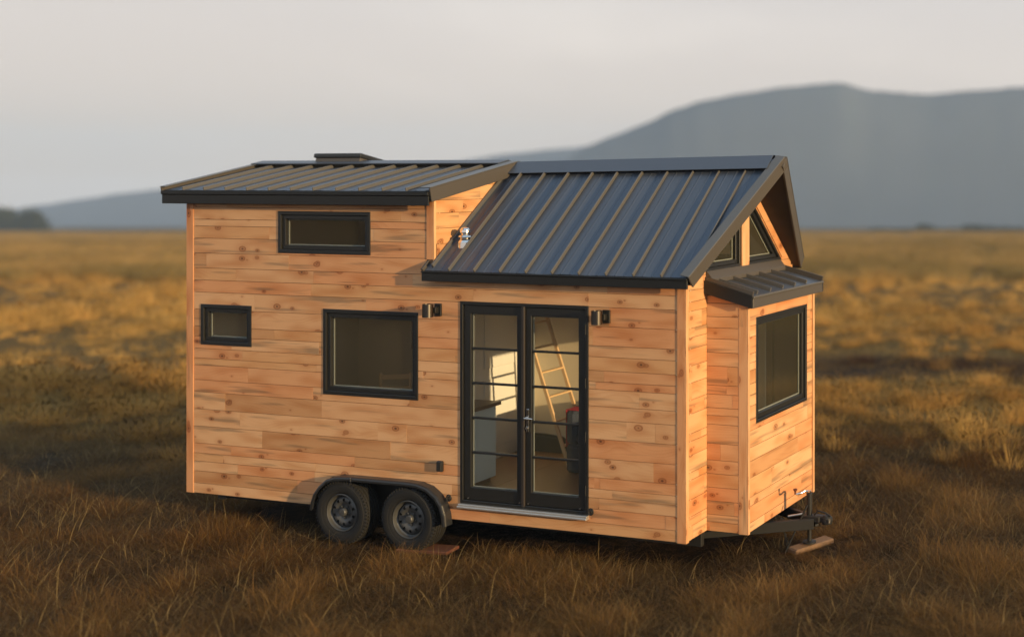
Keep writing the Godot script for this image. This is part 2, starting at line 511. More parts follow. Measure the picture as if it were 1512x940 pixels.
func build_roofs() -> void:
	var zm := -WIDE * 0.5
	var main_roof := part("main_roof", house)
	var edge0 := LONG + 0.079
	var edge1 := LONG + 0.464
	for side in [1, -1]:
		var s := {"ye": 2.553, "ze": 0.08 if side > 0 else -WIDE - 0.08, "zr": zm, "yr0": 3.645, "yr1": 3.705, "xr0": 3.415, "xr1": edge1}
		var out := PackedVector2Array([Vector2(3.252, 0), Vector2(edge0, 0), Vector2(edge1, 1), Vector2(3.345, 1), Vector2(3.345, 0.115), Vector2(3.252, 0.115)])
		var seams: Array = [3.25]
		for k in 12: seams.append(3.583 + 0.3055 * k)
		roof_sheet(main_roof, s, out, seams, 5 + side)
		var up := roof_up(s)
		for k in range(1, seams.size()):
			var x: float = seams[k]
			var t0 := 0.0
			if x > edge0 - 0.05: t0 = (x + 0.05 - edge0) / (edge1 - edge0)
			if t0 < 0.9: roof_rib(main_roof, s, x, t0, 0.897)
		# edge standing along the cheek wall
		rake("wall_flashing", main_roof, on_roof(s, 3.352, 0.03), on_roof(s, 3.352, 0.95), up, Vector3.RIGHT, -0.012, 0.012, 0.0, 0.04, M.sun_tinted_rib)
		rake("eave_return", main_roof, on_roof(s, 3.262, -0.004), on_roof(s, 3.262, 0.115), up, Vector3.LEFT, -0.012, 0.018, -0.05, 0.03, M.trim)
		# deck under the sheet
		var st := start()
		var tr := Geometry2D.triangulate_polygon(out)
		for j in range(0, tr.size(), 3):
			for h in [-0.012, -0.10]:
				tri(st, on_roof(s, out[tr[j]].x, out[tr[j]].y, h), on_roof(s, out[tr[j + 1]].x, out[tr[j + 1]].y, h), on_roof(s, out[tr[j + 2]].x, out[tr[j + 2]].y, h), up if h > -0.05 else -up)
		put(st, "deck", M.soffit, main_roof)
		st = start()
		quad(st, on_roof(s, 3.36, 0.13, -0.116), on_roof(s, LONG - 0.10, 0.13, -0.116), on_roof(s, LONG - 0.10, 1.0, -0.116), on_roof(s, 3.36, 1.0, -0.116), -up)
		put(st, "ceiling", M.lining, main_roof)
		# soffit boards under the flying gable
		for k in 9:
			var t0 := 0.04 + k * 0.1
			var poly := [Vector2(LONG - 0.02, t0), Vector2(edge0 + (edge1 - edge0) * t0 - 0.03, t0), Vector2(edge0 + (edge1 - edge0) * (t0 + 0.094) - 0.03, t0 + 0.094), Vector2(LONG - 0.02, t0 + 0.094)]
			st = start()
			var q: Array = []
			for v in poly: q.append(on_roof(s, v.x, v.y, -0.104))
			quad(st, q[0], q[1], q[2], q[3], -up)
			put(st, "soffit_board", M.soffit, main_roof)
		# fascia, drip edge
		var zf: float = 0.083 if side > 0 else -WIDE - 0.103
		box_part("fascia", Vector3(3.258, 2.447, zf), Vector3(edge0 - 0.004, 2.532, zf + 0.02), M.black, main_roof)
		box_part("drip_edge", Vector3(3.256, 2.534, zf - 0.01 * (0 if side > 0 else 1)), Vector3(edge0 - 0.004, 2.549, zf + 0.03), M.black, main_roof, 0.003)
		# flying rake: a broad cap on the sheet and a fascia below it
		var a := on_roof(s, edge0, -0.01)
		var b := on_roof(s, edge1, 1.0)
		rake("rake_cap", main_roof, a, b, up, Vector3.RIGHT, -0.085, 0.024, 0.030, 0.040, M.sun_tinted_rib)
		rake("rake_fascia", main_roof, a, b, up, Vector3.RIGHT, 0.0, 0.020, -0.105, 0.029, M.trim)
		# ridge cap
		for f in [[0.885, 1.004, 0.042, 0.050, "ridge_cap"], [0.90, 0.915, 0.004, 0.040, "ridge_closure"]]:
			st = start()
			var p: Array = []
			for x in [3.345, edge0 + (edge1 - edge0) * 0.94 - 0.09]:
				for t in [f[0], f[1]]:
					for h in [f[2], f[3]]: p.append(on_roof(s, x, t, h))
			quad(st, p[1], p[3], p[7], p[5], up)
			quad(st, p[0], p[1], p[5], p[4], (p[0] - p[2]).normalized())
			quad(st, p[0], p[2], p[6], p[4], -up)
			quad(st, p[4], p[5], p[7], p[6], Vector3.RIGHT)
			put(st, f[4], M.roof2 if f[4] == "ridge_cap" else M.black, main_roof)
	# ---- the low roof over the loft
	var loft_roof := part("loft_roof", house)
	for side in [1, -1]:
		var s := {"ye": 3.370, "ze": 0.08 if side > 0 else -WIDE - 0.08, "zr": zm, "yr0": 3.655, "yr1": 3.652, "xr0": -0.235, "xr1": 3.415}
		var x0 := -0.252
		var x1 := 3.350
		var out := PackedVector2Array([Vector2(x0, 0), Vector2(x1, 0), Vector2(x1 + 0.055, 1), Vector2(x0, 1)])
		var seams: Array = [x0]
		for k in 11: seams.append(0.030 + 0.3015 * k)
		seams.append(3.42)
		roof_sheet(loft_roof, s, out, seams, 15 + side)
		var up := roof_up(s)
		for k in range(1, seams.size() - 1): roof_rib(loft_roof, s, seams[k], 0.0, 0.91)
		var st := start()
		var tr := Geometry2D.triangulate_polygon(out)
		for j in range(0, tr.size(), 3):
			for h in [-0.012, -0.10]:
				tri(st, on_roof(s, out[tr[j]].x, out[tr[j]].y, h), on_roof(s, out[tr[j + 1]].x, out[tr[j + 1]].y, h), on_roof(s, out[tr[j + 2]].x, out[tr[j + 2]].y, h), up if h > -0.05 else -up)
		put(st, "deck", M.soffit, loft_roof)
		st = start()
		quad(st, on_roof(s, 0.11, 0.13, -0.116), on_roof(s, 3.24, 0.13, -0.116), on_roof(s, 3.24, 1.0, -0.116), on_roof(s, 0.11, 1.0, -0.116), -up)
		put(st, "ceiling", M.lining, loft_roof)
		var zf: float = 0.083 if side > 0 else -WIDE - 0.103
		box_part("fascia", Vector3(x0 + 0.004, 3.220, zf), Vector3(x1 - 0.004, 3.321, zf + 0.02), M.black, loft_roof)
		box_part("drip_edge", Vector3(x0, 3.324, zf - 0.01 * (0 if side > 0 else 1)), Vector3(x1 - 0.002, 3.364, zf + 0.032), M.black, loft_roof, 0.003)
		rake("rake_cap", loft_roof, on_roof(s, x1, -0.012), on_roof(s, x1 + 0.055, 1.0), up, Vector3.RIGHT, -0.115, 0.024, 0.036, 0.046, M.sun_tinted_rib)
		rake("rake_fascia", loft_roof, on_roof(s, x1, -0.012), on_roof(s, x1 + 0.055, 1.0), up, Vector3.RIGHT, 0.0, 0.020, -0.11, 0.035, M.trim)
		rake("rake_cap", loft_roof, on_roof(s, x0, -0.012), on_roof(s, x0, 1.0), up, Vector3.LEFT, -0.06, 0.024, 0.036, 0.046, M.sun_tinted_rib)
		rake("rake_fascia", loft_roof, on_roof(s, x0, -0.012), on_roof(s, x0, 1.0), up, Vector3.LEFT, 0.0, 0.020, -0.11, 0.035, M.trim)
		for f in [[0.875, 1.004, 0.047, 0.058, "ridge_cap"], [0.90, 0.92, 0.004, 0.045, "ridge_closure"]]:
			st = start()
			var p: Array = []
			for x in [x0 - 0.01, x1 - 0.065]:
				for t in [f[0], f[1]]:
					for h in [f[2], f[3]]: p.append(on_roof(s, x, t, h))
			quad(st, p[1], p[3], p[7], p[5], up)
			quad(st, p[0], p[1], p[5], p[4], (p[0] - p[2]).normalized())
			quad(st, p[0], p[2], p[6], p[4], -up)
			quad(st, p[4], p[5], p[7], p[6], Vector3.RIGHT)
			quad(st, p[0], p[1], p[3], p[2], Vector3.LEFT)
			put(st, f[4], M.roof2 if f[4] == "ridge_cap" else M.black, loft_roof)
		if side < 0:
			# the raised skylight on the far slope
			var c := on_roof(s, 0.93, 0.76)
			var xf := Transform3D(Basis(Vector3.RIGHT, up, Vector3.RIGHT.cross(up)), c)
			var sky_light := part("skylight", loft_roof)
			st = start()
			bar(st, Vector3(-0.33, -0.02, -0.40), Vector3(0.33, 0.075, 0.40), 0.004, xf)
			put(st, "curb", M.trim, sky_light)
			st = start()
			bar(st, Vector3(-0.35, 0.076, -0.42), Vector3(0.35, 0.128, 0.42), 0.008, xf)
			put(st, "cover", M.frame, sky_light)
	# ---- the shed roof of the bay
	var bay_roof := part("bay_roof", house)
	var xw := LONG + 0.004
	var xe := LONG + BAY_OUT + 0.085
	var z0 := -0.385
	var z1 := -2.145
	var low := 2.345
	var high := 2.475
	var slope := Vector3(xe - xw, low - high, 0).normalized()
	var bup := Vector3(-slope.y, slope.x, 0)
	var zs: Array = [z0]
	for k in 5: zs.append(-0.545 - 0.305 * k)
	zs.append(z1)
	for i in zs.size() - 1:
		var st := start()
		quad(st, Vector3(xw, high, zs[i]), Vector3(xe, low, zs[i]), Vector3(xe, low, zs[i + 1]), Vector3(xw, high, zs[i + 1]), bup)
		put(st, "roof_panel", M.roof2, bay_roof)
	for i in range(0, zs.size()):
		var st := start()
		var xf := Transform3D(Basis(slope, bup, slope.cross(bup)), Vector3(xw, high, zs[i]))
		var side: bool = i == 0 or i == zs.size() - 1
		bar(st, Vector3(0.02 if not side else 0.0, -0.003, -0.009), Vector3((xe - xw) * 1.03 - (0.03 if not side else 0.0), 0.040 if not side else 0.055, 0.009), 0.004, xf)
		put(st, "seam" if not side else "rake_cap", M.sun_tinted_rib if not side else M.trim, bay_roof)
	for z in [z0 + 0.011, z1 - 0.029]:
		var st := start()
		slab(st, PackedVector2Array([Vector2(xw, high - 0.11), Vector2(xe, low - 0.115), Vector2(xe, low + 0.012), Vector2(xw, high + 0.018)]), Vector3(0, 0, z + 0.018), Vector3.RIGHT, Vector3.UP, Vector3.BACK, 0.018, Vector2.ZERO, true, true)
		put(st, "side_fascia", M.black, bay_roof)
	box_part("front_fascia", Vector3(xe - 0.016, low - 0.118, z1 + 0.001), Vector3(xe + 0.004, low - 0.018, z0 - 0.001), M.trim, bay_roof)
	box_part("drip_edge", Vector3(xe - 0.02, low - 0.016, z1 - 0.008), Vector3(xe + 0.016, low + 0.004, z0 + 0.008), M.sun_tinted_rib, bay_roof, 0.003)
	var st2 := start()
	slab(st2, PackedVector2Array([Vector2(xw, high - 0.10), Vector2(xe - 0.018, low - 0.10), Vector2(xe - 0.018, low - 0.006), Vector2(xw, high - 0.006)]), Vector3(0, 0, z0 - 0.001), Vector3.RIGHT, Vector3.UP, Vector3.BACK, z0 - z1 - 0.002, Vector2.ZERO, true, true)
	put(st2, "deck", M.soffit, bay_roof)
	# head flashing where the bay roof meets the gable
	st2 = start()
	slab(st2, PackedVector2Array([Vector2(0.0, high + 0.002), Vector2(0.075, high - 0.012), Vector2(0.075, high + 0.03), Vector2(0.012, high + 0.105), Vector2(0.0, high + 0.105)]), Vector3(LONG + 0.004, 0, z0 - 0.012), Vector3.RIGHT, Vector3.UP, Vector3.BACK, z0 - z1 - 0.02, Vector2.ZERO, true, true)
	put(st2, "head_flashing", M.trim, bay_roof)

# ---------------------------------------------------------------- walls

func arch() -> PackedVector2Array:
	return PackedVector2Array([Vector2(1.80, -0.3), Vector2(3.47, -0.3), Vector2(3.47, 0.06), Vector2(3.40, 0.22), Vector2(3.24, 0.32), Vector2(3.02, 0.345), Vector2(2.24, 0.345), Vector2(2.02, 0.32), Vector2(1.87, 0.22), Vector2(1.80, 0.06)])

func build_walls() -> void:
	var X := Vector3.RIGHT
	var Y := Vector3.UP
	var Z := Vector3.BACK
	var loft_win := rect(1.296, 2.695, 2.518, 3.144)
	var bath_win := rect(0.208, 1.658, 0.918, 2.101)
	var kitchen_win := rect(1.905, 1.199, 3.129, 2.104)
	var door := rect(3.658, 0.136, 5.171, 2.242)
	var holes := [loft_win, bath_win, kitchen_win, door, arch()]
	var out := PackedVector2Array([Vector2(0.0, 0), Vector2(LONG, 0), Vector2(LONG, 2.50), Vector2(3.318, 2.50), Vector2(3.318, 3.27), Vector2(0.0, 3.27)])
	var clad_out := PackedVector2Array([Vector2(0.098, 0), Vector2(6.154, 0), Vector2(6.154, 2.50), Vector2(3.238, 2.50), Vector2(3.238, 3.27), Vector2(0.098, 3.27)])
	var brk := [2.695, 3.144, 1.658, 2.101, 1.199, 2.104, 0.136, 2.242, 2.5, 0.06, 0.22, 0.32, 0.345]
	var near_wall := core("near_wall", out, holes, brk, Vector3(0, 0, -0.019), X, Y, Z, 0.07, M.sheath, house)
	clad(near_wall, clad_out, holes, Vector3.ZERO, X, Y, Z, 71)
	core("lining", out, holes, brk, Vector3(0, 0, -0.092), X, Y, Z, 0.012, M.lining, house)
	# front gable, behind the bay
	var F := Vector3.FORWARD
	var gable := PackedVector2Array([Vector2(0, 0), Vector2(WIDE, 0), Vector2(WIDE, 2.50), Vector2(WIDE * 0.5, 3.575), Vector2(0, 2.50)])
	var bay_open := rect(0.52, 0.13, 1.98, 2.12)
	var tri_near := PackedVector2Array([Vector2(0.31, 2.577), Vector2(1.165, 2.577), Vector2(1.165, 3.345)])
	var tri_far := PackedVector2Array([Vector2(1.340, 2.577), Vector2(2.195, 2.577), Vector2(1.340, 3.345)])
	var gh := [bay_open, tri_near, tri_far]
	var gb := [0.13, 2.12, 2.577, 3.345, 2.5]
	var front_wall := core("front_wall", gable, gh, gb, Vector3(LONG - 0.019, 0, 0), F, Y, X, 0.07, M.sheath, house)
	clad(front_wall, PackedVector2Array([Vector2(0.048, 0), Vector2(BAY_Z, 0), Vector2(BAY_Z, 2.84), Vector2(0.048, 2.53)]), [tri_near], Vector3(LONG, 0, 0), F, Y, X, 83, 1.2)
	clad(front_wall, PackedVector2Array([Vector2(2.08, 0), Vector2(WIDE - 0.048, 0), Vector2(WIDE - 0.048, 2.53), Vector2(2.08, 2.84)]), [tri_far], Vector3(LONG, 0, 0), F, Y, X, 84, 1.2)
	clad(front_wall, PackedVector2Array([Vector2(BAY_Z + 0.001, 2.30), Vector2(2.079, 2.30), Vector2(2.079, 2.84), Vector2(WIDE * 0.5, 3.565), Vector2(BAY_Z + 0.001, 2.84)]), [tri_near, tri_far, rect(1.16, 2.58, 1.345, 3.6)], Vector3(LONG, 0, 0), F, Y, X, 85, 1.6)
	core("lining", gable, gh, gb, Vector3(LONG - 0.092, 0, 0), F, Y, X, 0.012, M.lining, house)
	window(house, tri_near, Vector3(LONG - 0.004, 0, 0), F, Y, X, 0.03, 0.045, "gable_window")
	window(house, tri_far, Vector3(LONG - 0.004, 0, 0), F, Y, X, 0.03, 0.045, "gable_window")
	# post between the gable windows and the sloping boards above them
	var st := start()
	bar(st, Vector3(LONG - 0.02, 2.575, -1.337), Vector3(LONG + 0.022, 3.50, -1.172), 0.004, Transform3D.IDENTITY, Vector2(0.1, 0.3))
	put(st, "gable_post", wood_trim[2], house)
	for sg in [-1, 1]:
		st = start()
		var c := WIDE * 0.5
		var poly := PackedVector2Array([Vector2(c + sg * 0.09, 3.345 + 0.02), Vector2(c + sg * 0.935, 2.605), Vector2(c + sg * 1.085, 2.605), Vector2(c + sg * 0.09, 3.345 + 0.145)])
		if sg < 0: poly.reverse()
		slab(st, poly, Vector3(LONG + 0.016, 0, 0), F, Y, X, 0.02, Vector2(0.2, 0.2))
		put(st, "gable_trim", wood_trim[1], house)
	# the loft's cheek walls, standing over the main roof
	for sg in [1, -1]:
		var ch := PackedVector2Array()
		var cc := PackedVector2Array()
		for v in [Vector2(0.0, 2.50), Vector2(1.16, 3.50), Vector2(1.16, 3.545), Vector2(0.0, 3.275)]:
			ch.append(Vector2(v.x if sg > 0 else WIDE - v.x, v.y))
		for v in [Vector2(0.026, 2.55), Vector2(1.15, 3.52), Vector2(1.15, 3.545), Vector2(0.026, 3.28)]:
			cc.append(Vector2(v.x if sg > 0 else WIDE - v.x, v.y))
		if sg < 0:
			ch.reverse(); cc.reverse()
		var cheek := core("cheek_wall", ch, [], [], Vector3(3.312, 0, 0), F, Y, X, 0.07, M.sheath, house)
		clad(cheek, cc, [], Vector3(3.331, 0, 0), F, Y, X, 90 + sg, 1.1, [0.135, 0.16])
	# the bay
	var xb := LONG + BAY_OUT
	var bay_wall := part("bay_wall", house)
	var bw := rect(0.6254, 1.0525, 1.8946, 2.1087)
	var bo := rect(BAY_Z, 0.0, WIDE - BAY_Z, 2.26)
	core("sheathing", bo, [bw], [1.0525, 2.1087], Vector3(xb - 0.019, 0, 0), F, Y, X, 0.06, M.sheath, bay_wall)
	clad(bay_wall, rect(BAY_Z + 0.036, 0.0, WIDE - BAY_Z - 0.036, 2.26), [bw], Vector3(xb, 0, 0), F, Y, X, 97, 1.9)
	for sg in [1, -1]:
		var zz := -BAY_Z if sg > 0 else -WIDE + BAY_Z
		var so := rect(LONG, 0.0, xb, 2.34)
		core("sheathing", rect(LONG, 0.0, xb - 0.02, 2.34), [], [], Vector3(0, 0, zz - sg * 0.019), X, Y, Z * sg, 0.06, M.sheath, bay_wall)
		clad(bay_wall, rect(LONG + 0.003, 0.0, xb - 0.088, 2.34), [], Vector3(0, 0, zz), X, Y, Z * sg, 101 + sg, 1.0)
		# corner boards of the bay
		var a := minf(zz, zz - sg * 0.018); var b := maxf(zz, zz - sg * 0.018) + (0.004 if sg > 0 else 0.0)
		if sg < 0: a -= 0.004
		st = start()
		bar(st, Vector3(xb - 0.087, -0.008, a), Vector3(xb + 0.0, 2.26, b), 0.003, Transform3D.IDENTITY, Vector2(0.15, 0.05))
		put(st, "corner_board", wood_trim[sg + 1], bay_wall)
		st = start()
		var f0: float = zz - sg * 0.035; var f1: float = zz + sg * 0.004
		bar(st, Vector3(xb + 0.0005, -0.008, minf(f0, f1)), Vector3(xb + 0.018, 2.262, maxf(f0, f1)), 0.003, Transform3D.IDENTITY, Vector2(0.05, 0.55))
		put(st, "corner_board", wood_trim[2], bay_wall)
	core("lining", bo, [bw], [1.0525, 2.1087], Vector3(xb - 0.082, 0, 0), F, Y, X, 0.012, M.lining, bay_wall)
	window(house, bw, Vector3(xb - 0.002, 0, 0), F, Y, X, 0.03, 0.055, "bay_window")
	# corner boards of the body
	for c in [[Vector3(-0.004, -0.004, -0.03), Vector3(0.097, 3.27, 0.007)], [Vector3(6.155, -0.008, -0.02), Vector3(LONG + 0.0, 2.50, 0.008)], [Vector3(3.239, 2.66, -0.02), Vector3(3.318, 3.275, 0.008)]]:
		st = start()
		bar(st, c[0], c[1], 0.003, Transform3D.IDENTITY, Vector2(rng.randf() * 0.2, rng.randf()))
		put(st, "corner_board", wood_trim[3], house)
	for c in [[Vector3(LONG + 0.0005, -0.008, -0.047), Vector3(LONG + 0.012, 2.51, 0.008)], [Vector3(3.3185, 2.60, -0.025), Vector3(3.336, 3.285, 0.008)]]:
		st = start()
		bar(st, c[0], c[1], 0.003, Transform3D.IDENTITY, Vector2(rng.randf() * 0.2, rng.randf()))
		put(st, "corner_board", wood_trim[2], house)
	# rear and far walls
	core("rear_wall", PackedVector2Array([Vector2(0, 0), Vector2(WIDE, 0), Vector2(WIDE, 3.27), Vector2(WIDE * 0.5, 3.54), Vector2(0, 3.27)]), [], [], Vector3(0.0, 0, 0), F, Y, Vector3.LEFT, 0.10, woods[0], house)
	var added_far_wins := [rect(0.95, 1.30, 1.95, 2.10), rect(3.95, 1.10, 5.65, 2.10)]  # unseen windows, added to let daylight brighten the rooms
	core("lining", PackedVector2Array([Vector2(0.12, 0.1), Vector2(WIDE - 0.12, 0.1), Vector2(WIDE - 0.12, 3.25), Vector2(WIDE * 0.5, 3.5), Vector2(0.12, 3.25)]), [], [], Vector3(0.104, 0, 0), F, Y, Vector3.LEFT, 0.012, M.lining, house)
	core("far_wall", out, added_far_wins, [1.1, 1.3, 2.1, 2.5], Vector3(0, 0, -WIDE), X, Y, F, 0.10, woods[1], house)
	core("lining", out, added_far_wins, [1.1, 1.3, 2.1, 2.5], Vector3(0, 0, -WIDE + 0.113), X, Y, F, 0.012, M.lining, house)
	for fw in added_far_wins: window(house, fw, Vector3(0, 0, -WIDE), X, Y, F)  # added with their openings for the light indoors
	# windows of the near wall
	window(house, loft_win, Vector3.ZERO, X, Y, Z)
	window(house, bath_win, Vector3.ZERO, X, Y, Z)
	window(house, kitchen_win, Vector3.ZERO, X, Y, Z)

func build_door() -> void:
	var X := Vector3.RIGHT
	var Y := Vector3.UP
	var Z := Vector3.BACK
	var d := part("french_door", house)
	var st := start()
	var o := PackedVector2Array([Vector2(3.656, 0.176), Vector2(5.173, 0.176), Vector2(5.173, 2.244), Vector2(3.656, 2.244)])
	ring(st, o, inset(o, 0.036), Vector3.ZERO, X, Y, Z, -0.10, 0.010)
	put(st, "jamb", M.frame, d)
	st = start()
	bar(st, Vector3(3.650, 0.136, -0.10), Vector3(5.177, 0.156, 0.055), 0.004)
	bar(st, Vector3(3.652, 0.157, -0.10), Vector3(5.175, 0.175, 0.040), 0.003)
	put(st, "threshold", M.alu, d)
	for k in 2:
		var leaf := part("door_leaf", d)
		var x0: float = 3.694 if k == 0 else 4.4185
		var x1: float = 4.4165 if k == 0 else 5.135
		var y0 := 0.214
		var y1 := 2.206
		var g := rect(x0 + 0.086, 0.345, x1 - 0.086, 2.118)
		st = start()
		ring(st, rect(x0, y0, x1, y1), g, Vector3(0, 0, 0), X, Y, Z, -0.055, -0.006, 0.005)
		put(st, "leaf_frame", M.frame, leaf)
		var n := 5
		var ph := (2.118 - 0.345) / n
		for i in range(1, n):
			st = start()
			var yy := 0.345 + ph * i
			bar(st, Vector3(g[0].x, yy - 0.011, -0.045), Vector3(g[1].x, yy + 0.011, -0.012), 0.004)
			put(st, "muntin", M.frame, leaf)
		for i in n:
			st = start()
			var pr := rect(g[0].x + 0.001, 0.345 + ph * i + (0.012 if i > 0 else 0.001), g[1].x - 0.001, 0.345 + ph * (i + 1) - (0.012 if i < n - 1 else 0.001))
			slab(st, pr, Vector3(0, 0, -0.030), X, Y, Z, 0.005, Vector2.ZERO, false)
			put(st, "pane", M.glass, leaf)
		st = start()
		ring(st, inset(g, 0.0005), inset(g, 0.009), Vector3.ZERO, X, Y, Z, -0.046, -0.036, 0.001)
		put(st, "gasket", M.gasket, leaf)
		for h in 4:
			st = start()
			var hx := 3.688 if k == 0 else 5.141
			lathe(st, [Vector2(0, -0.05), Vector2(0.006, -0.05), Vector2(0.006, 0.05), Vector2(0, 0.05)], 8, Transform3D(Basis.IDENTITY, Vector3(hx, 0.42 + h * 0.53, 0.010)))
			put(st, "hinge", M.iron, leaf)
	st = start()
	bar(st, Vector3(4.398, 0.200, -0.005), Vector3(4.437, 2.215, 0.020), 0.005)
	put(st, "astragal", std(lin(0.028, 0.022, 0.019), 0.45), d)
	# lever and lock plate
	var h := part("handle", d)
	st = start()
	bar(st, Vector3(4.447, 0.955, -0.005), Vector3(4.484, 1.185, 0.010), 0.004)
	put(st, "plate", M.chrome, h)
	st = start()
	tube(st, [Vector3(4.466, 1.10, 0.005), Vector3(4.466, 1.10, 0.055), Vector3(4.466, 1.10, 0.055), Vector3(4.56, 1.098, 0.055)], 0.009)
	put(st, "lever", M.chrome, h)
	st = start()
	lathe(st, [Vector2(0, 0.0), Vector2(0.017, 0.0), Vector2(0.014, 0.012), Vector2(0, 0.012)], 14, Transform3D(Basis(Vector3.RIGHT, Vector3.BACK, Vector3.DOWN), Vector3(4.466, 0.995, 0.011)))
	put(st, "lock_cylinder", M.steel, h)
	for x in [3.75, 4.37, 4.47, 5.07]:
		st = start()
		tube(st, [Vector3(x, 0.232, -0.006), Vector3(x, 0.232, 0.004)], 0.007)
		put(st, "bolt", M.steel, d)

# ---------------------------------------------------------------- fittings

func build_fittings() -> void:
	var st: SurfaceTool
	for x in [3.335, 5.325]:
		var y := 2.147
		var s := part("wall_sconce", house)
		st = start()
		bar(st, Vector3(x + 0.015, y - 0.065, 0.0), Vector3(x + 0.095, y + 0.065, 0.022), 0.004)
		put(st, "back_plate", M.frame, s)
		st = start()
		bar(st, Vector3(x + 0.03, y - 0.03, 0.018), Vector3(x + 0.07, y + 0.03, 0.07), 0.004)
		put(st, "arm", M.frame, s)
		st = start()
		lathe(st, [Vector2(0.046, -0.068), Vector2(0.052, -0.068), Vector2(0.052, 0.068), Vector2(0.046, 0.068), Vector2(0.046, -0.068)], 28, Transform3D(Basis.IDENTITY, Vector3(x + 0.012, y, 0.115)))
		put(st, "shade", std(lin(0.16, 0.145, 0.13), 0.28, 1.0), s)
	# outlet cover
	var out := part("outlet_cover", house)
	box_part("box", Vector3(3.385, 0.482, 0.0), Vector3(3.455, 0.592, 0.035), M.frame, out, 0.008)
	box_part("lid", Vector3(3.392, 0.490, 0.036), Vector3(3.448, 0.586, 0.046), M.iron, out, 0.006)
	# two small hose taps either side of the door
	for x in [3.545, 5.222]:
		var t := part("tie_ring", house)
		st = start()
		lathe(st, [Vector2(0, 0), Vector2(0.026, 0), Vector2(0.026, 0.006), Vector2(0.012, 0.012), Vector2(0.012, 0.035), Vector2(0, 0.035)], 14, Transform3D(Basis(Vector3.RIGHT, Vector3.BACK, Vector3.DOWN), Vector3(x - 0.02, 0.21, 0.0)))
		put(st, "base", M.iron, t)
		st = start()
		var pts: Array = []
		for k in 15:
			var a := TAU * k / 14.0
			pts.append(Vector3(x + cos(a) * 0.026, 0.226 + sin(a) * 0.030, 0.042))
		tube(st, pts, 0.008, 6)
		put(st, "ring", M.iron, t)
	# flue on the main roof
	var v := part("flue_vent", house)
	var vb := Vector3(3.505, 2.835, -0.262)
	var rise := Transform3D(Basis.IDENTITY, vb)
	st = start()
	lathe(st, [Vector2(0.080, -0.09), Vector2(0.076, -0.005), Vector2(0.066, 0.015), Vector2(0.054, 0.03), Vector2(0.054, 0.045)], 28, rise)
	put(st, "flashing_cone", M.chrome, v)
	st = start()
	lathe(st, [Vector2(0.070, 0.046), Vector2(0.074, 0.052), Vector2(0.066, 0.066), Vector2(0.042, 0.074), Vector2(0.042, 0.092), Vector2(0, 0.092)], 28, rise)
	put(st, "collar", M.chrome, v)
	st = start()
	lathe(st, [Vector2(0.0, 0.093), Vector2(0.052, 0.093), Vector2(0.056, 0.10), Vector2(0.054, 0.125), Vector2(0.040, 0.146), Vector2(0.0, 0.155)], 28, rise)
	put(st, "cap", M.chrome, v)

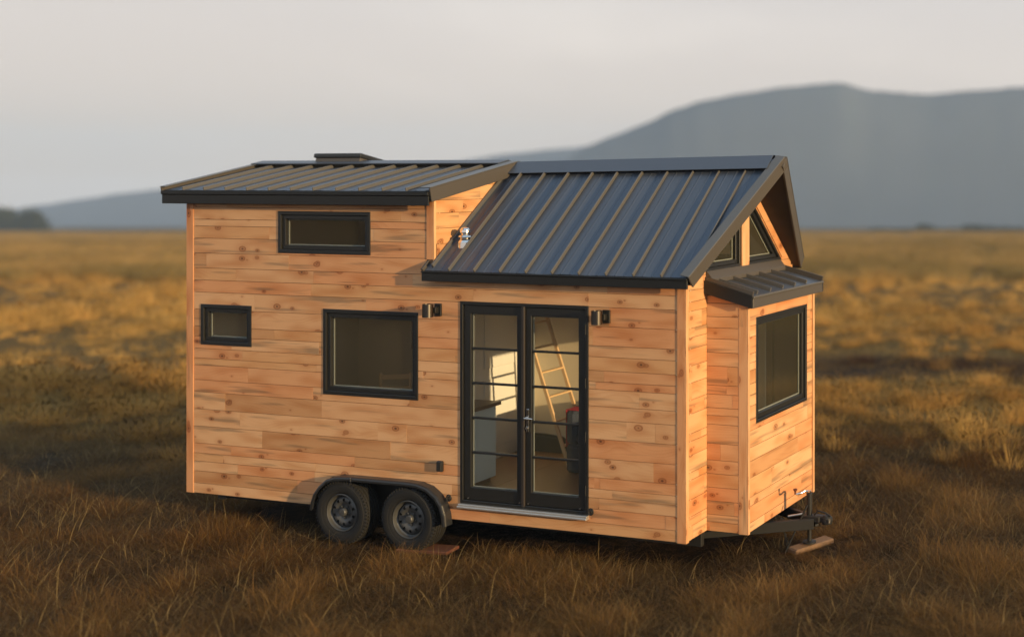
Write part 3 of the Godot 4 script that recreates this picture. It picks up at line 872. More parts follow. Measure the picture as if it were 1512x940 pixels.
func wheel(at: Vector3, face: float) -> void:
	var w := part("wheel", house)
	var R := 0.338
	var turn := Transform3D(Basis(Vector3.RIGHT, Vector3(0, 0, face), Vector3(0, -face, 0)), at)   # y of the lathe points out of the wheel
	var st := start()
	var prof: Array = [Vector2(0.190, -0.19), Vector2(0.215, -0.205), Vector2(0.27, -0.208), Vector2(0.312, -0.195)]
	for k in 5:
		var y := -0.185 + k * 0.035
		prof.append_array([Vector2(R, y), Vector2(R, y + 0.026), Vector2(R - 0.009, y + 0.027), Vector2(R - 0.009, y + 0.034)])
	prof.append_array([Vector2(R - 0.002, -0.008), Vector2(0.322, 0.004), Vector2(0.300, 0.012), Vector2(0.296, 0.0165), Vector2(0.275, 0.018), Vector2(0.250, 0.0165), Vector2(0.246, 0.013), Vector2(0.225, 0.010), Vector2(0.208, 0.002), Vector2(0.200, -0.01), Vector2(0.196, -0.03)])
	lathe(st, prof, 64, turn)
	var tyre := put(st, "tyre", M.tyre, w)
	# shoulder lugs
	st = start()
	for k in 56:
		var a := TAU * k / 56.0
		var b := Basis(Vector3(cos(a), sin(a), 0), Vector3(-sin(a), cos(a), 0), Vector3(0, 0, 1))
		bar(st, Vector3(0.305, -0.008, -0.03 if face > 0 else -0.008), Vector3(R + 0.001, 0.008, 0.008 if face > 0 else 0.03), 0.003, Transform3D(b, at))
	put(st, "tread_lugs", M.tyre, tyre)
	var rim := part("rim", w)
	st = start()
	lathe(st, [Vector2(0.198, -0.03), Vector2(0.199, -0.004), Vector2(0.192, 0.002), Vector2(0.186, -0.004), Vector2(0.182, -0.035), Vector2(0.170, -0.048), Vector2(0.164, -0.09)], 48, turn)
	put(st, "rim_edge", M.rim, rim)
	# pressed steel disc with ten hand holes
	st = start()
	var rr := [0.168, 0.150, 0.143, 0.136, 0.127, 0.120, 0.113, 0.100, 0.070, 0.055, 0.0]
	var hh := [-0.062, -0.040, -0.036, -0.033, -0.031, -0.031, -0.032, -0.036, -0.052, -0.055, -0.056]
	var seg := 120
	for i in rr.size() - 1:
		for s in seg:
			var ph := (s + 0.5) / seg * 10.0
			ph = absf(ph - floorf(ph) - 0.5) * 2.0 * PI / 10.0      # angle from the middle of the nearest hole
			var rm: float = (rr[i] + rr[i + 1]) * 0.5
			if Vector2(ph * rm, rm - 0.128).length() < 0.0165: continue
			var p: Array = []
			for q in [[i, s], [i, s + 1], [i + 1, s + 1], [i + 1, s]]:
				var a: float = TAU * q[1] / seg
				p.append(turn * Vector3(cos(a) * rr[q[0]], hh[q[0]], sin(a) * rr[q[0]]))
			var n: Vector3 = (p[1] - p[0]).cross(p[3] - p[0]).normalized() if i < rr.size() - 2 else Vector3(0, 0, face)
			if n.z * face < 0: n = -n
			tri(st, p[0], p[1], p[2], n)
			if i < rr.size() - 2: tri(st, p[0], p[2], p[3], n)
	put(st, "disc", M.rim, rim)
	st = start()
	lathe(st, [Vector2(0.17, -0.10), Vector2(0.0, -0.10)], 32, turn)
	put(st, "drum", M.iron, rim)
	st = start()
	lathe(st, [Vector2(0.045, -0.056), Vector2(0.043, -0.012), Vector2(0.036, -0.002), Vector2(0, 0.0)], 20, turn)
	put(st, "hub_cap", M.rim, rim)
	for k in 5:
		st = start()
		var a := TAU * k / 5.0 + 0.3
		var xf := turn * Transform3D(Basis.IDENTITY, Vector3(cos(a) * 0.062, -0.056, sin(a) * 0.062))
		lathe(st, [Vector2(0.011, 0), Vector2(0.011, 0.018), Vector2(0, 0.022)], 6, xf)
		put(st, "lug_nut", M.rim, rim)

func build_trailer() -> void:
	var st: SurfaceTool
	for z in [-0.19, -WIDE + 0.19]:
		for x in [2.205, 3.060]:
			wheel(Vector3(x, -0.032, 0.066 if z > -1 else -WIDE - 0.066), 1.0 if z > -1 else -1.0)
	# fenders: a rounded arch over each pair of wheels
	for sg in [1, -1]:
		var f := part("fender", house)
		var zz := 0.0 if sg > 0 else -WIDE
		var pr := [Vector2(1.815, -0.02), Vector2(1.828, 0.06), Vector2(1.862, 0.15), Vector2(1.93, 0.235), Vector2(2.03, 0.315), Vector2(2.15, 0.352), Vector2(2.30, 0.362), Vector2(3.06, 0.366), Vector2(3.20, 0.358), Vector2(3.33, 0.325), Vector2(3.44, 0.250), Vector2(3.51, 0.160), Vector2(3.545, 0.06), Vector2(3.557, -0.05)]
		st = start()
		var k: int = pr.size()
		for i in k - 1:
			var a: Vector2 = pr[i]
			var b: Vector2 = pr[i + 1]
			var nn := Vector2(-(b - a).y, (b - a).x).normalized()
			var secs := [[0.0, 0.0], [0.088, 0.0], [0.103, -0.006], [0.110, -0.020], [0.110, -0.040], [0.104, -0.040], [0.100, -0.018], [0.0, -0.012]]
			for j in secs.size() - 1:
				var p: Array = []
				for q in [[i, j], [i + 1, j], [i + 1, j + 1], [i, j + 1]]:
					var prev: Vector2 = pr[maxi(q[0] - 1, 0)]
					var nxt: Vector2 = pr[mini(q[0] + 1, k - 1)]
					var m := Vector2(-(nxt - prev).y, (nxt - prev).x).normalized()
					var c: Vector2 = pr[q[0]] + m * secs[q[1]][1]
					p.append(Vector3(c.x, c.y, zz + sg * secs[q[1]][0]))
				var mid := Vector3((a.x + b.x) * 0.5, (a.y + b.y) * 0.5 - 0.012, zz + sg * 0.09)
				var n: Vector3 = (p[1] - p[0]).cross(p[3] - p[0]).normalized()
				var ce: Vector3 = (p[0] + p[1] + p[2] + p[3]) * 0.25
				if n.dot(Vector3(nn.x, nn.y, sg * 0.8)) < 0 and j < 4: n = -n
				elif j >= 4 and n.dot(Vector3(nn.x, nn.y, sg * 0.8)) > 0: n = -n
				quad(st, p[0], p[1], p[2], p[3], n)
		put(st, "arch", std(lin(0.018, 0.019, 0.021), 0.33, 0.0, 0.5), f)
		st = start()
		slab(st, PackedVector2Array([Vector2(1.80, -0.10), Vector2(3.47, -0.10), Vector2(3.47, 0.06), Vector2(3.40, 0.22), Vector2(3.24, 0.32), Vector2(3.02, 0.345), Vector2(2.24, 0.345), Vector2(2.02, 0.32), Vector2(1.87, 0.22), Vector2(1.80, 0.06)]), Vector3(0, 0, zz - sg * 0.26), Vector3.RIGHT, Vector3.UP, Vector3(0, 0, sg), 0.01, Vector2.ZERO, true, true)
		put(st, "wheel_well", M.iron, f)
		st = start()
		var ar := arch()
		for i in range(2, ar.size() - 1):
			var pa := ar[i] + (Vector2(2.64, 0.0) - ar[i]).normalized() * 0.010
			var pb := ar[i + 1] + (Vector2(2.64, 0.0) - ar[i + 1]).normalized() * 0.010
			quad(st, Vector3(pa.x, pa.y, zz - sg * 0.001), Vector3(pb.x, pb.y, zz - sg * 0.001), Vector3(pb.x, pb.y, zz - sg * 0.262), Vector3(pa.x, pa.y, zz - sg * 0.262), Vector3(2.64 - pa.x, -pa.y, 0).normalized())
		put(st, "well_liner", M.iron, f)
	st = start()
	bar(st, Vector3(2.36, 0.318, 0.111), Vector3(2.372, 0.362, 0.114), 0.001)
	put(st, "clip", M.steel, house)
	# chassis
	var ch := part("chassis", house)
	for z in [-0.42, -WIDE + 0.42]:
		box_part("rail", Vector3(0.10, -0.16, z - 0.03), Vector3(6.20, -0.022, z + 0.03), M.iron, ch)
	for k in 9:
		box_part("cross_member", Vector3(0.12 + k * 0.74, -0.12, -WIDE + 0.46), Vector3(0.18 + k * 0.74, -0.024, -0.46), M.iron, ch)
	for x in [2.205, 3.060]:
		st = start()
		tube(st, [Vector3(x, -0.036, -0.10), Vector3(x, -0.036, -WIDE + 0.10)], 0.045, 12)
		put(st, "axle", M.iron, ch)
	box_part("bed", Vector3(3.52, -0.019, -WIDE + 0.03), Vector3(LONG - 0.03, 0.10, -0.10), M.iron, ch)
	box_part("rear_bed", Vector3(0.03, -0.019, -WIDE + 0.29), Vector3(3.519, 0.10, -0.29), M.iron, ch)
	box_part("bay_bed", Vector3(LONG - 0.028, -0.019, -WIDE + BAY_Z + 0.08), Vector3(LONG + BAY_OUT - 0.085, 0.10, -BAY_Z - 0.08), M.iron, ch)
	st = start()
	bar(st, Vector3(0.35, -0.07, -0.20), Vector3(0.47, -0.022, -0.08), 0.004)
	put(st, "lamp_bracket", M.iron, ch)
	# A-frame drawbar
	var db := part("drawbar", house)
	for sg in [1, -1]:
		var a := Vector3(5.7, -0.115, -WIDE * 0.5 + sg * 0.80)
		var b := Vector3(7.06, -0.085, -WIDE * 0.5 + sg * 0.045)
		var e := (b - a).normalized()
		var w := e.cross(Vector3.UP).normalized()
		st = start()
		bar(st, Vector3(-0.025, -0.055, 0), Vector3(0.025, 0.055, (b - a).length()), 0.005, Transform3D(Basis(w, e.cross(w) * -1.0 if e.cross(w).y < 0 else e.cross(w), e), a))
		put(st, "beam", M.iron, db)
	var zc := -WIDE * 0.5
	st = start()
	bar(st, Vector3(6.93, -0.075, zc - 0.055), Vector3(7.13, -0.008, zc + 0.055), 0.01)
	put(st, "coupler_sleeve", M.iron, db)
	st = start()
	var cxf := Transform3D(Basis(Vector3.RIGHT, Vector3.UP, Vector3.BACK), Vector3(7.19, -0.05, zc))
	lathe(st, [Vector2(0.055, -0.035), Vector2(0.062, 0.0), Vector2(0.058, 0.03), Vector2(0.035, 0.052), Vector2(0, 0.056)], 20, cxf)
	bar(st, Vector3(7.08, -0.07, zc - 0.045), Vector3(7.20, -0.005, zc + 0.045), 0.012)
	put(st, "coupler", M.iron, db)
	st = start()
	tube(st, [Vector3(7.06, 0.0, zc + 0.02), Vector3(7.10, 0.045, zc + 0.02), Vector3(7.18, 0.030, zc + 0.02), Vector3(7.24, 0.0, zc + 0.02)], 0.009)
	put(st, "latch", M.iron, db)
	st = start()
	lathe(st, [Vector2(0, 0), Vector2(0.014, 0), Vector2(0.014, 0.03), Vector2(0, 0.03)], 10, Transform3D(Basis.IDENTITY, Vector3(7.235, -0.06, zc + 0.05)))
	put(st, "pin", M.steel, db)
	st = start()
	tube(st, [Vector3(6.80, -0.015, zc + 0.10), Vector3(6.90, 0.0, zc + 0.06), Vector3(6.93, 0.005, zc + 0.04)], 0.012)
	put(st, "grease_cap", M.steel, db)
	# jack with its crank
	var j := part("jack", house)
	var xj := 6.995
	st = start()
	lathe(st, [Vector2(0, -0.055), Vector2(0.030, -0.055), Vector2(0.030, 0.205), Vector2(0.034, 0.206), Vector2(0.034, 0.218), Vector2(0, 0.220)], 20, Transform3D(Basis.IDENTITY, Vector3(xj, 0, zc)))
	put(st, "outer_tube", M.iron, j)
	st = start()
	lathe(st, [Vector2(0.022, -0.28), Vector2(0.022, -0.05)], 16, Transform3D(Basis.IDENTITY, Vector3(xj, 0, zc)))
	lathe(st, [Vector2(0, -0.30), Vector2(0.07, -0.30), Vector2(0.07, -0.285), Vector2(0.022, -0.28)], 20, Transform3D(Basis.IDENTITY, Vector3(xj, 0, zc)))
	put(st, "inner_tube", M.iron, j)
	st = start()
	bar(st, Vector3(-0.016, 0.221, -0.016), Vector3(0.016, 0.245, 0.016), 0.004, Transform3D(Basis.IDENTITY, Vector3(xj, 0, zc)))
	tube(st, [Vector3(xj, 0.236, zc), Vector3(xj - 0.04, 0.240, zc + 0.03), Vector3(xj - 0.07, 0.226, zc + 0.07), Vector3(xj - 0.10, 0.226, zc + 0.12)], 0.010)
	put(st, "crank", M.chrome, j)
	st = start()
	lathe(st, [Vector2(0, 0), Vector2(0.010, 0), Vector2(0.011, 0.03), Vector2(0.020, 0.04), Vector2(0.022, 0.055), Vector2(0, 0.062)], 14, Transform3D(Basis.IDENTITY, Vector3(xj - 0.105, 0.228, zc + 0.125)))
	put(st, "knob", M.rust, j)
	# safety chain and wiring loop
	st = start()
	for k in 13:
		var p := Vector3(6.76 + 0.004 * k, -0.03 - 0.021 * k, zc + 0.19 - 0.004 * k)
		var b := Basis(Vector3.UP, (PI * 0.5) * (k % 2) + 0.4)
		var pts: Array = []
		for q in 9:
			var a := TAU * q / 8.0
			pts.append(p + b * Vector3(cos(a) * 0.009, sin(a) * 0.017, 0))
		tube(st, pts, 0.0042, 5)
	put(st, "safety_chain", M.iron, db)
	st = start()
	var cable: Array = []
	for k in 19:
		var t := k / 18.0
		cable.append(Vector3(6.99 - 0.20 * sin(t * 1.6) * t, 0.10 - 0.45 * t + 0.05 * sin(t * 5.0), zc + 0.05 + 0.17 * t))
	tube(st, cable, 0.010, 7)
	put(st, "cable", M.tyre, db)

func build_interior() -> void:
	box_part("floor", Vector3(3.52, 0.105, -WIDE + 0.12), Vector3(LONG - 0.005, 0.148, -0.108), M.floor, house)
	box_part("kitchen_floor", Vector3(0.10, 0.105, -WIDE + 0.12), Vector3(3.519, 0.148, -0.29), M.floor, house)
	box_part("bay_seat", Vector3(LONG - 0.08, 0.105, -2.0), Vector3(LONG + BAY_OUT - 0.10, 0.60, -0.50), M.lining, house)
	box_part("loft_floor", Vector3(0.10, 2.26, -WIDE + 0.12), Vector3(3.10, 2.36, -0.108), M.ladder, house)
	box_part("partition", Vector3(2.62, 0.150, -WIDE + 0.12), Vector3(2.72, 2.258, -1.35), M.white, house)
	for k in 2:
		box_part("partition_panel", Vector3(2.721, 0.30 + 0.95 * k, -2.10), Vector3(2.731, 1.12 + 0.95 * k, -1.55), M.white, house, 0.006)

func build_furnishings() -> void:
	var Y := LIFT
	var c := Node3D.new()
	c.name = "kitchen_cabinet"
	add_child(c)
	c.position = Vector3(1.3, Y + 0.149, -0.275)
	tag(c, "pale green kitchen cabinet with brown worktop behind the left glass door leaf", "cabinet")
	box_part("body", Vector3(0.0, 0.06, -0.64), Vector3(2.08, 0.84, -0.02), M.cabinet, c)
	box_part("plinth", Vector3(0.0, 0.0, -0.60), Vector3(2.04, 0.059, -0.04), M.counter, c)
	box_part("worktop", Vector3(-0.02, 0.841, -0.68), Vector3(2.12, 0.88, -0.005), M.counter, c)
	var l := Node3D.new()
	l.name = "loft_ladder"
	add_child(l)
	l.position = Vector3(3.93, Y + 0.149, -1.72)
	tag(l, "light wooden loft ladder leaning inside, seen through the right glass door leaf", "ladder")
	var st: SurfaceTool
	var top := Vector3(-0.80, 2.19, 0.0)
	for z in [-0.215, 0.215]:
		st = start()
		var e := top.normalized()
		var xf := Transform3D(Basis(Vector3(0, 0, 1).cross(e) * -1.0, e, Vector3(0, 0, 1)), Vector3(0, 0, z))
		bar(st, Vector3(-0.022, 0, -0.012), Vector3(0.022, top.length(), 0.012), 0.004, xf)
		put(st, "rail", M.ladder, l)
	for k in 7:
		var f := 0.13 + 0.125 * k
		st = start()
		bar(st, Vector3(-0.022, -0.010, -0.20), Vector3(0.022, 0.010, 0.20), 0.004, Transform3D(Basis.IDENTITY, top * f))
		put(st, "rung", M.ladder, l)
	var s := Node3D.new()
	s.name = "sofa"
	add_child(s)
	s.position = Vector3(3.90, Y + 0.149, -WIDE + 0.135)
	tag(s, "dark blue sofa against the far wall, half seen through the right glass door leaf", "sofa")
	box_part("base", Vector3(0.0, 0.0, 0.0), Vector3(1.7, 0.32, 0.92), M.cloth, s, 0.03)
	box_part("seat_cushion", Vector3(0.13, 0.321, 0.12), Vector3(1.57, 0.46, 0.93), M.cloth, s, 0.04)
	box_part("backrest", Vector3(0.13, 0.321, 0.0), Vector3(1.57, 0.78, 0.118), M.cloth, s, 0.04)
	for x in [0.0, 1.571]: box_part("armrest", Vector3(x, 0.321, 0.0), Vector3(x + 0.129, 0.70, 0.92), M.cloth, s, 0.035)
	var b := Node3D.new()
	b.name = "throw_blanket"
	add_child(b)
	b.position = Vector3(3.90, Y + 0.149 + 0.702, -WIDE + 0.135)
	tag(b, "red striped throw blanket hung over the arm of the dark sofa", "blanket")
	for k in 5:
		st = start()
		var z0 := 0.44 + k * 0.09
		bar(st, Vector3(-0.016, -0.42, z0), Vector3(-0.004, 0.012, z0 + 0.089), 0.004)
		bar(st, Vector3(-0.003, 0.002, z0), Vector3(0.15, 0.014, z0 + 0.089), 0.004)
		put(st, "stripe", M.red if k != 2 else M.cloth, b)
	var ch := Node3D.new()
	ch.name = "wooden_chair"
	add_child(ch)
	ch.position = Vector3(1.62, Y + 0.149, -1.30)
	ch.rotation.y = 0.5
	tag(ch, "light wooden chair inside, its back seen low in the square window", "chair")
	box_part("seat", Vector3(-0.20, 0.43, -0.20), Vector3(0.20, 0.46, 0.20), M.ladder, ch)
	for x in [-0.18, 0.15]:
		box_part("leg", Vector3(x, 0.0, 0.15), Vector3(x + 0.03, 0.429, 0.18), M.ladder, ch)
		box_part("leg", Vector3(x, 0.0, -0.19), Vector3(x + 0.03, 1.02, -0.16), M.ladder, ch)
	for y in [0.66, 0.80, 0.94]: box_part("back_slat", Vector3(-0.149, y, -0.185), Vector3(0.149, y + 0.06, -0.165), M.ladder, ch)
	# a board under the front tyre and a log under the jack
	var p := Node3D.new()
	p.name = "levelling_board"
	add_child(p)
	p.position = Vector3(3.20, 0.0, -0.05)
	p.rotation.y = 0.12
	tag(p, "short reddish board lying under the front tyre of the trailer", "board")
	st = start()
	bar(st, Vector3(-0.28, 0.0, -0.11), Vector3(0.30, 0.034, 0.12), 0.006)
	put(st, "board", std(lin(0.15, 0.05, 0.028), 0.85), p)
	var g := Node3D.new()
	g.name = "timber_block"
	add_child(g)
	g.position = Vector3(6.98, -0.012, -1.27)
	g.rotation.y = deg_to_rad(66)
	tag(g, "pale weathered timber block lying in the grass under the trailer jack", "block")
	st = start()
	bar(st, Vector3(-0.24, 0.0, -0.075), Vector3(0.30, 0.068, 0.075), 0.014, Transform3D(Basis(Vector3.RIGHT, 0.06), Vector3.ZERO), Vector2(0.1, 0.3))
	put(st, "timber", std(lin(0.20, 0.115, 0.06), 0.85), g)

# ---------------------------------------------------------------- land

func view_axis() -> Vector3:
	return Vector3(-sin(deg_to_rad(YAW)), 0, -cos(deg_to_rad(YAW)))

func view_right() -> Vector3:
	return Vector3(cos(deg_to_rad(YAW)), 0, -sin(deg_to_rad(YAW)))

var land_noise: FastNoiseLite
var patch_noise: FastNoiseLite
var band_noise: FastNoiseLite
var tussock_noise: FastNoiseLite

# the plain is level round the house and falls gently away beyond it
func land(x: float, z: float) -> float:
	var d := (Vector3(x, 0, z) - Vector3(EYE.x, 0, EYE.z)).dot(view_axis())
	var t := maxf(0.0, d - 22.0)
	var h := -0.0413 * t * t / (t + 8.0)
	var calm := smoothstep(3.0, 7.0, Vector2(x - 3.3, (z + 1.2) * 1.4).length())
	return h + calm * land_noise.get_noise_2d(x, z) * 0.07 + smoothstep(40.0, 120.0, d) * land_noise.get_noise_2d(x * 0.12, z * 0.12) * 0.5

# what grows where: x = straw (tall gold), y = russet (short, matted), z = bare soil
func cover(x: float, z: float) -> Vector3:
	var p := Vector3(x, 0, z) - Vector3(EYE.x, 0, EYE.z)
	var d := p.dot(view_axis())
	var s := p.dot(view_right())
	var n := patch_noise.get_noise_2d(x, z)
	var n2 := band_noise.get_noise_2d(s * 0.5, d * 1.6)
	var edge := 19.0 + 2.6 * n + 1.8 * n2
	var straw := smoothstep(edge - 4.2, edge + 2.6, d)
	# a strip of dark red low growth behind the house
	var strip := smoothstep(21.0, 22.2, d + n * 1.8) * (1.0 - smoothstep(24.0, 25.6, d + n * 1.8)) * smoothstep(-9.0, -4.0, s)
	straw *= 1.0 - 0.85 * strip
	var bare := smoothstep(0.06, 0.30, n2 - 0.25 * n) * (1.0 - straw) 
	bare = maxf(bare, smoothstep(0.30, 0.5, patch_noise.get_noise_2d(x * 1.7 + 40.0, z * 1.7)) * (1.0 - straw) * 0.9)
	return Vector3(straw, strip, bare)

func soil_texture() -> ImageTexture:
	var w := 1024
	var a := noise(3, 0.02, 4)
	var b := noise(5, 0.11, 3)
	var ia := a.get_seamless_image(w, w)
	var ib := b.get_seamless_image(w, w)
	var da := ia.get_data()
	var db := ib.get_data()
	var bytes := PackedByteArray()
	bytes.resize(w * w * 3)
	for i in w * w:
		var f := da[i] / 255.0
		var g := db[i] / 255.0
		var v := clampf(0.55 + (g - 0.5) * 1.1 + (f - 0.5) * 0.6, 0.12, 1.0)
		bytes[i * 3] = int(255.0 * v)
		bytes[i * 3 + 1] = int(255.0 * clampf(v * 0.98, 0, 1))
		bytes[i * 3 + 2] = int(255.0 * clampf(v * (0.92 + 0.1 * f), 0, 1))
	return ImageTexture.create_from_image(Image.create_from_data(w, w, false, Image.FORMAT_RGB8, bytes))

func build_land() -> void:
	var st := start()
	var c := Vector3(4.0, 0, -1.0)
	var rings: Array = [0.0]
	var r := 0.8
	while r < 1800.0:
		rings.append(r)
		r = r + maxf(0.8, r * 0.055)
	var segs := 180
	var ax := view_axis()
	var grid: Array = []
	for i in rings.size():
		var row: Array = []
		for s in segs:
			var a := TAU * s / segs
			var dir := Vector3(cos(a), 0, sin(a))
			# the plain reaches far ahead and to the left; behind the viewer and towards the sun it ends sooner
			var reach := lerpf(420.0, 1800.0, smoothstep(-0.15, 0.35, dir.dot((ax - view_right() * 0.25).normalized())))
			var rad := minf(rings[i], reach) 
			var p := c + dir * rad
			p.y = land(p.x, p.z)
			row.append(p)
		grid.append(row)
	for i in rings.size() - 1:
		for s in segs:
			var p := [grid[i][s], grid[i][(s + 1) % segs], grid[i + 1][(s + 1) % segs], grid[i + 1][s]]
			if (p[0] - p[3]).length() < 0.01 and (p[1] - p[2]).length() < 0.01: continue
			var order := [0, 1, 2, 0, 2, 3] if i > 0 else [0, 2, 3]
			for k in order:
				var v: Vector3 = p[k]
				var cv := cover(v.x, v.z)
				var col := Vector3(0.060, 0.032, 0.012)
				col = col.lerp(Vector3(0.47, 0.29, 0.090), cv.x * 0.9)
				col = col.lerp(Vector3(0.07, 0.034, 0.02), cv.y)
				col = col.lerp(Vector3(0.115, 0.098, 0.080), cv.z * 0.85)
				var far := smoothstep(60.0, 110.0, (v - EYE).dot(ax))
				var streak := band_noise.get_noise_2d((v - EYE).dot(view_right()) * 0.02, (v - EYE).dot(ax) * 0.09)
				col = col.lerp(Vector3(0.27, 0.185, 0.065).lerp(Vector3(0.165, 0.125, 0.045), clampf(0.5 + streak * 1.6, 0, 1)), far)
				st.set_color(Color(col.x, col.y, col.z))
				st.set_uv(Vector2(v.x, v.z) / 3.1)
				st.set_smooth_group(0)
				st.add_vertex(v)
	st.index()
	st.generate_normals()
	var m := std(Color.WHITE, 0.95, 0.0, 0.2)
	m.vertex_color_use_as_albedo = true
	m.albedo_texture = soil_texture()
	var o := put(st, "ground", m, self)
	tag(o, "dry brown plain running level to the foot of the hills", "ground", "structure")

func hill_height(px: float, table: Array) -> float:
	for i in table.size() - 1:
		if px <= table[i + 1][0]:
			var t: float = clampf((px - table[i][0]) / (table[i + 1][0] - table[i][0]), 0, 1)
			return lerpf(table[i][1], table[i + 1][1], t * t * (3.0 - 2.0 * t) * 0.5 + t * 0.5)
	return table[-1][1]

func build_hill(called: String, label: String, table: Array, depth: float, col: Vector3, sd: int, rough_px: float) -> void:
	var st := start()
	var ax := view_axis()
	var rt := view_right()
	var nz := noise(sd, 1.0, 4)
	var rows := 16
	var px0: float = table[0][0]
	var px1: float = table[-1][0]
	var cols := int((px1 - px0) / 9.0)
	var grid: Array = []
	for k in rows + 1:
		var f := float(k) / rows
		var row: Array = []
		for i in cols + 1:
			var px := lerpf(px0, px1, float(i) / cols)
			var s := (px - 1380.85) / FOCAL
			var top_px := hill_height(px, table)
			var dd := depth * (0.78 + 0.44 * f)
			var ridge := (259.29 - top_px) / FOCAL * depth + EYE.y
			var p := Vector3(EYE.x, 0, EYE.z) + ax * dd + rt * (s * dd)
			var base := land(p.x, p.z) - 3.0
			var prof := sin(clampf(f * 2.0, 0, 1) * PI * 0.5) if f <= 0.5 else cos((f - 0.5) * PI)
			prof = pow(prof, 1.25)
			var fold := nz.get_noise_2d(p.x * 0.0028, p.z * 0.0028) * 0.12 * (1.0 - absf(f - 0.5) * 1.6) * (0.0 if f == 0.5 else 1.0)
			p.y = lerpf(base, ridge + nz.get_noise_2d(px * 0.05, 7.0) * rough_px / FOCAL * depth, clampf(prof + fold * (1.0 - prof), 0, 1))
			row.append(p)
		grid.append(row)
	for k in rows:
		for i in cols:
			var p := [grid[k][i], grid[k][i + 1], grid[k + 1][i + 1], grid[k + 1][i]]
			for q in [0, 2, 1, 0, 3, 2]:
				var v: Vector3 = p[q]
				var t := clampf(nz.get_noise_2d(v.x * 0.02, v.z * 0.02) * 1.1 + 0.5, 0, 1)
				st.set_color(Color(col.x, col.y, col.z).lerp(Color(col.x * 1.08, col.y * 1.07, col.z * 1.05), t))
				st.set_smooth_group(0)
				st.add_vertex(v)
	st.index()
	st.generate_normals()
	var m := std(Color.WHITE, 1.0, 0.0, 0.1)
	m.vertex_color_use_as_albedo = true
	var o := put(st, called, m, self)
	tag(o, label, "hill", "structure")

# ---------------------------------------------------------------- grass

# one tuft of bent blades; each blade keeps one tone from root to tip
func tuft(sd: int, blades: int, spread: float, h0: float, h1: float, lean: float, width: float, heads: float, segs := 3, tone0 := 0.6, tone1 := 1.35, matted := 0.0) -> ArrayMesh:
	var r := RandomNumberGenerator.new()
	r.seed = sd
	var st := start()
	for i in blades:
		var a := r.randf() * TAU
		var rad := sqrt(r.randf()) * spread
		var p := Vector3(cos(a) * rad, -0.01, sin(a) * rad)
		var az := a + r.randf_range(-1.3, 1.3)
		var dir := Vector3(cos(az), 0, sin(az))
		var len := r.randf_range(h0, h1)
		var tilt := r.randf_range(0.05, lean)
		var curl := r.randf_range(0.2, 1.0) * lean * 1.1
		if r.randf() < matted:
			az = r.randf() * TAU
			dir = Vector3(cos(az), 0, sin(az))
			tilt = r.randf_range(0.75, 1.35)
			curl = r.randf_range(-0.2, 0.7)
		var w := width * r.randf_range(0.6, 1.3)
		var side := Vector3(-dir.z, 0, dir.x).rotated(Vector3.UP, r.randf_range(-0.8, 0.8))
		var tone := r.randf_range(tone0, tone1)
		var col := Color(tone, tone * r.randf_range(0.9, 1.08), tone * r.randf_range(0.8, 1.15))
		var cur := p
		var prev_l := cur - side * w
		var prev_r := cur + side * w
		for k in segs:
			var f := float(k + 1) / segs
			var ang := minf(tilt + curl * f * f, 1.75)
			cur += (Vector3.UP * cos(ang) + dir * sin(ang)) * (len / segs)
			if cur.y < 0.012: cur.y = 0.012
			var ww := w * (1.0 - f * 0.8)
			var n := side.cross(Vector3.UP * cos(ang) + dir * sin(ang)).normalized()
			if n.y < 0: n = -n
			var l := cur - side * ww
			var rr := cur + side * ww
			for v in [prev_l, l, prev_r, prev_r, l, rr]:
				st.set_color(col); st.set_normal(n); st.add_vertex(v)
			prev_l = l
			prev_r = rr
		if r.randf() < heads:
			# a nodding seed head
			var d := (Vector3.UP * 0.8 + dir * 0.6).normalized()
			var hl := r.randf_range(0.03, 0.07)
			var hc := Color(1.45, 1.35, 1.2)
			for q in 2:
				var sd2 := side if q == 0 else dir
				var n := sd2.cross(d).normalized()
				for v in [cur - d * hl * 0.3, cur + d * hl * 0.2 + sd2 * 0.007, cur + d * hl * 0.2 - sd2 * 0.007, cur + d * hl * 0.2 + sd2 * 0.007, cur + d * hl, cur + d * hl * 0.2 - sd2 * 0.007]:
					st.set_color(hc); st.set_normal(n); st.add_vertex(v)
	return st.commit()

func sow(called: String, label: String, mesh: Mesh, m: Material, spots: Array) -> void:
	if spots.is_empty(): return
	var mm := MultiMesh.new()
	mm.transform_format = MultiMesh.TRANSFORM_3D
	mm.use_colors = true
	mm.mesh = mesh
	mm.instance_count = spots.size()
	for i in spots.size():
		mm.set_instance_transform(i, spots[i][0])
		mm.set_instance_color(i, spots[i][1])
	var o := MultiMeshInstance3D.new()
	o.name = called
	o.multimesh = mm
	o.material_override = m
	add_child(o, true)
	tag(o, label, "grass", "stuff")

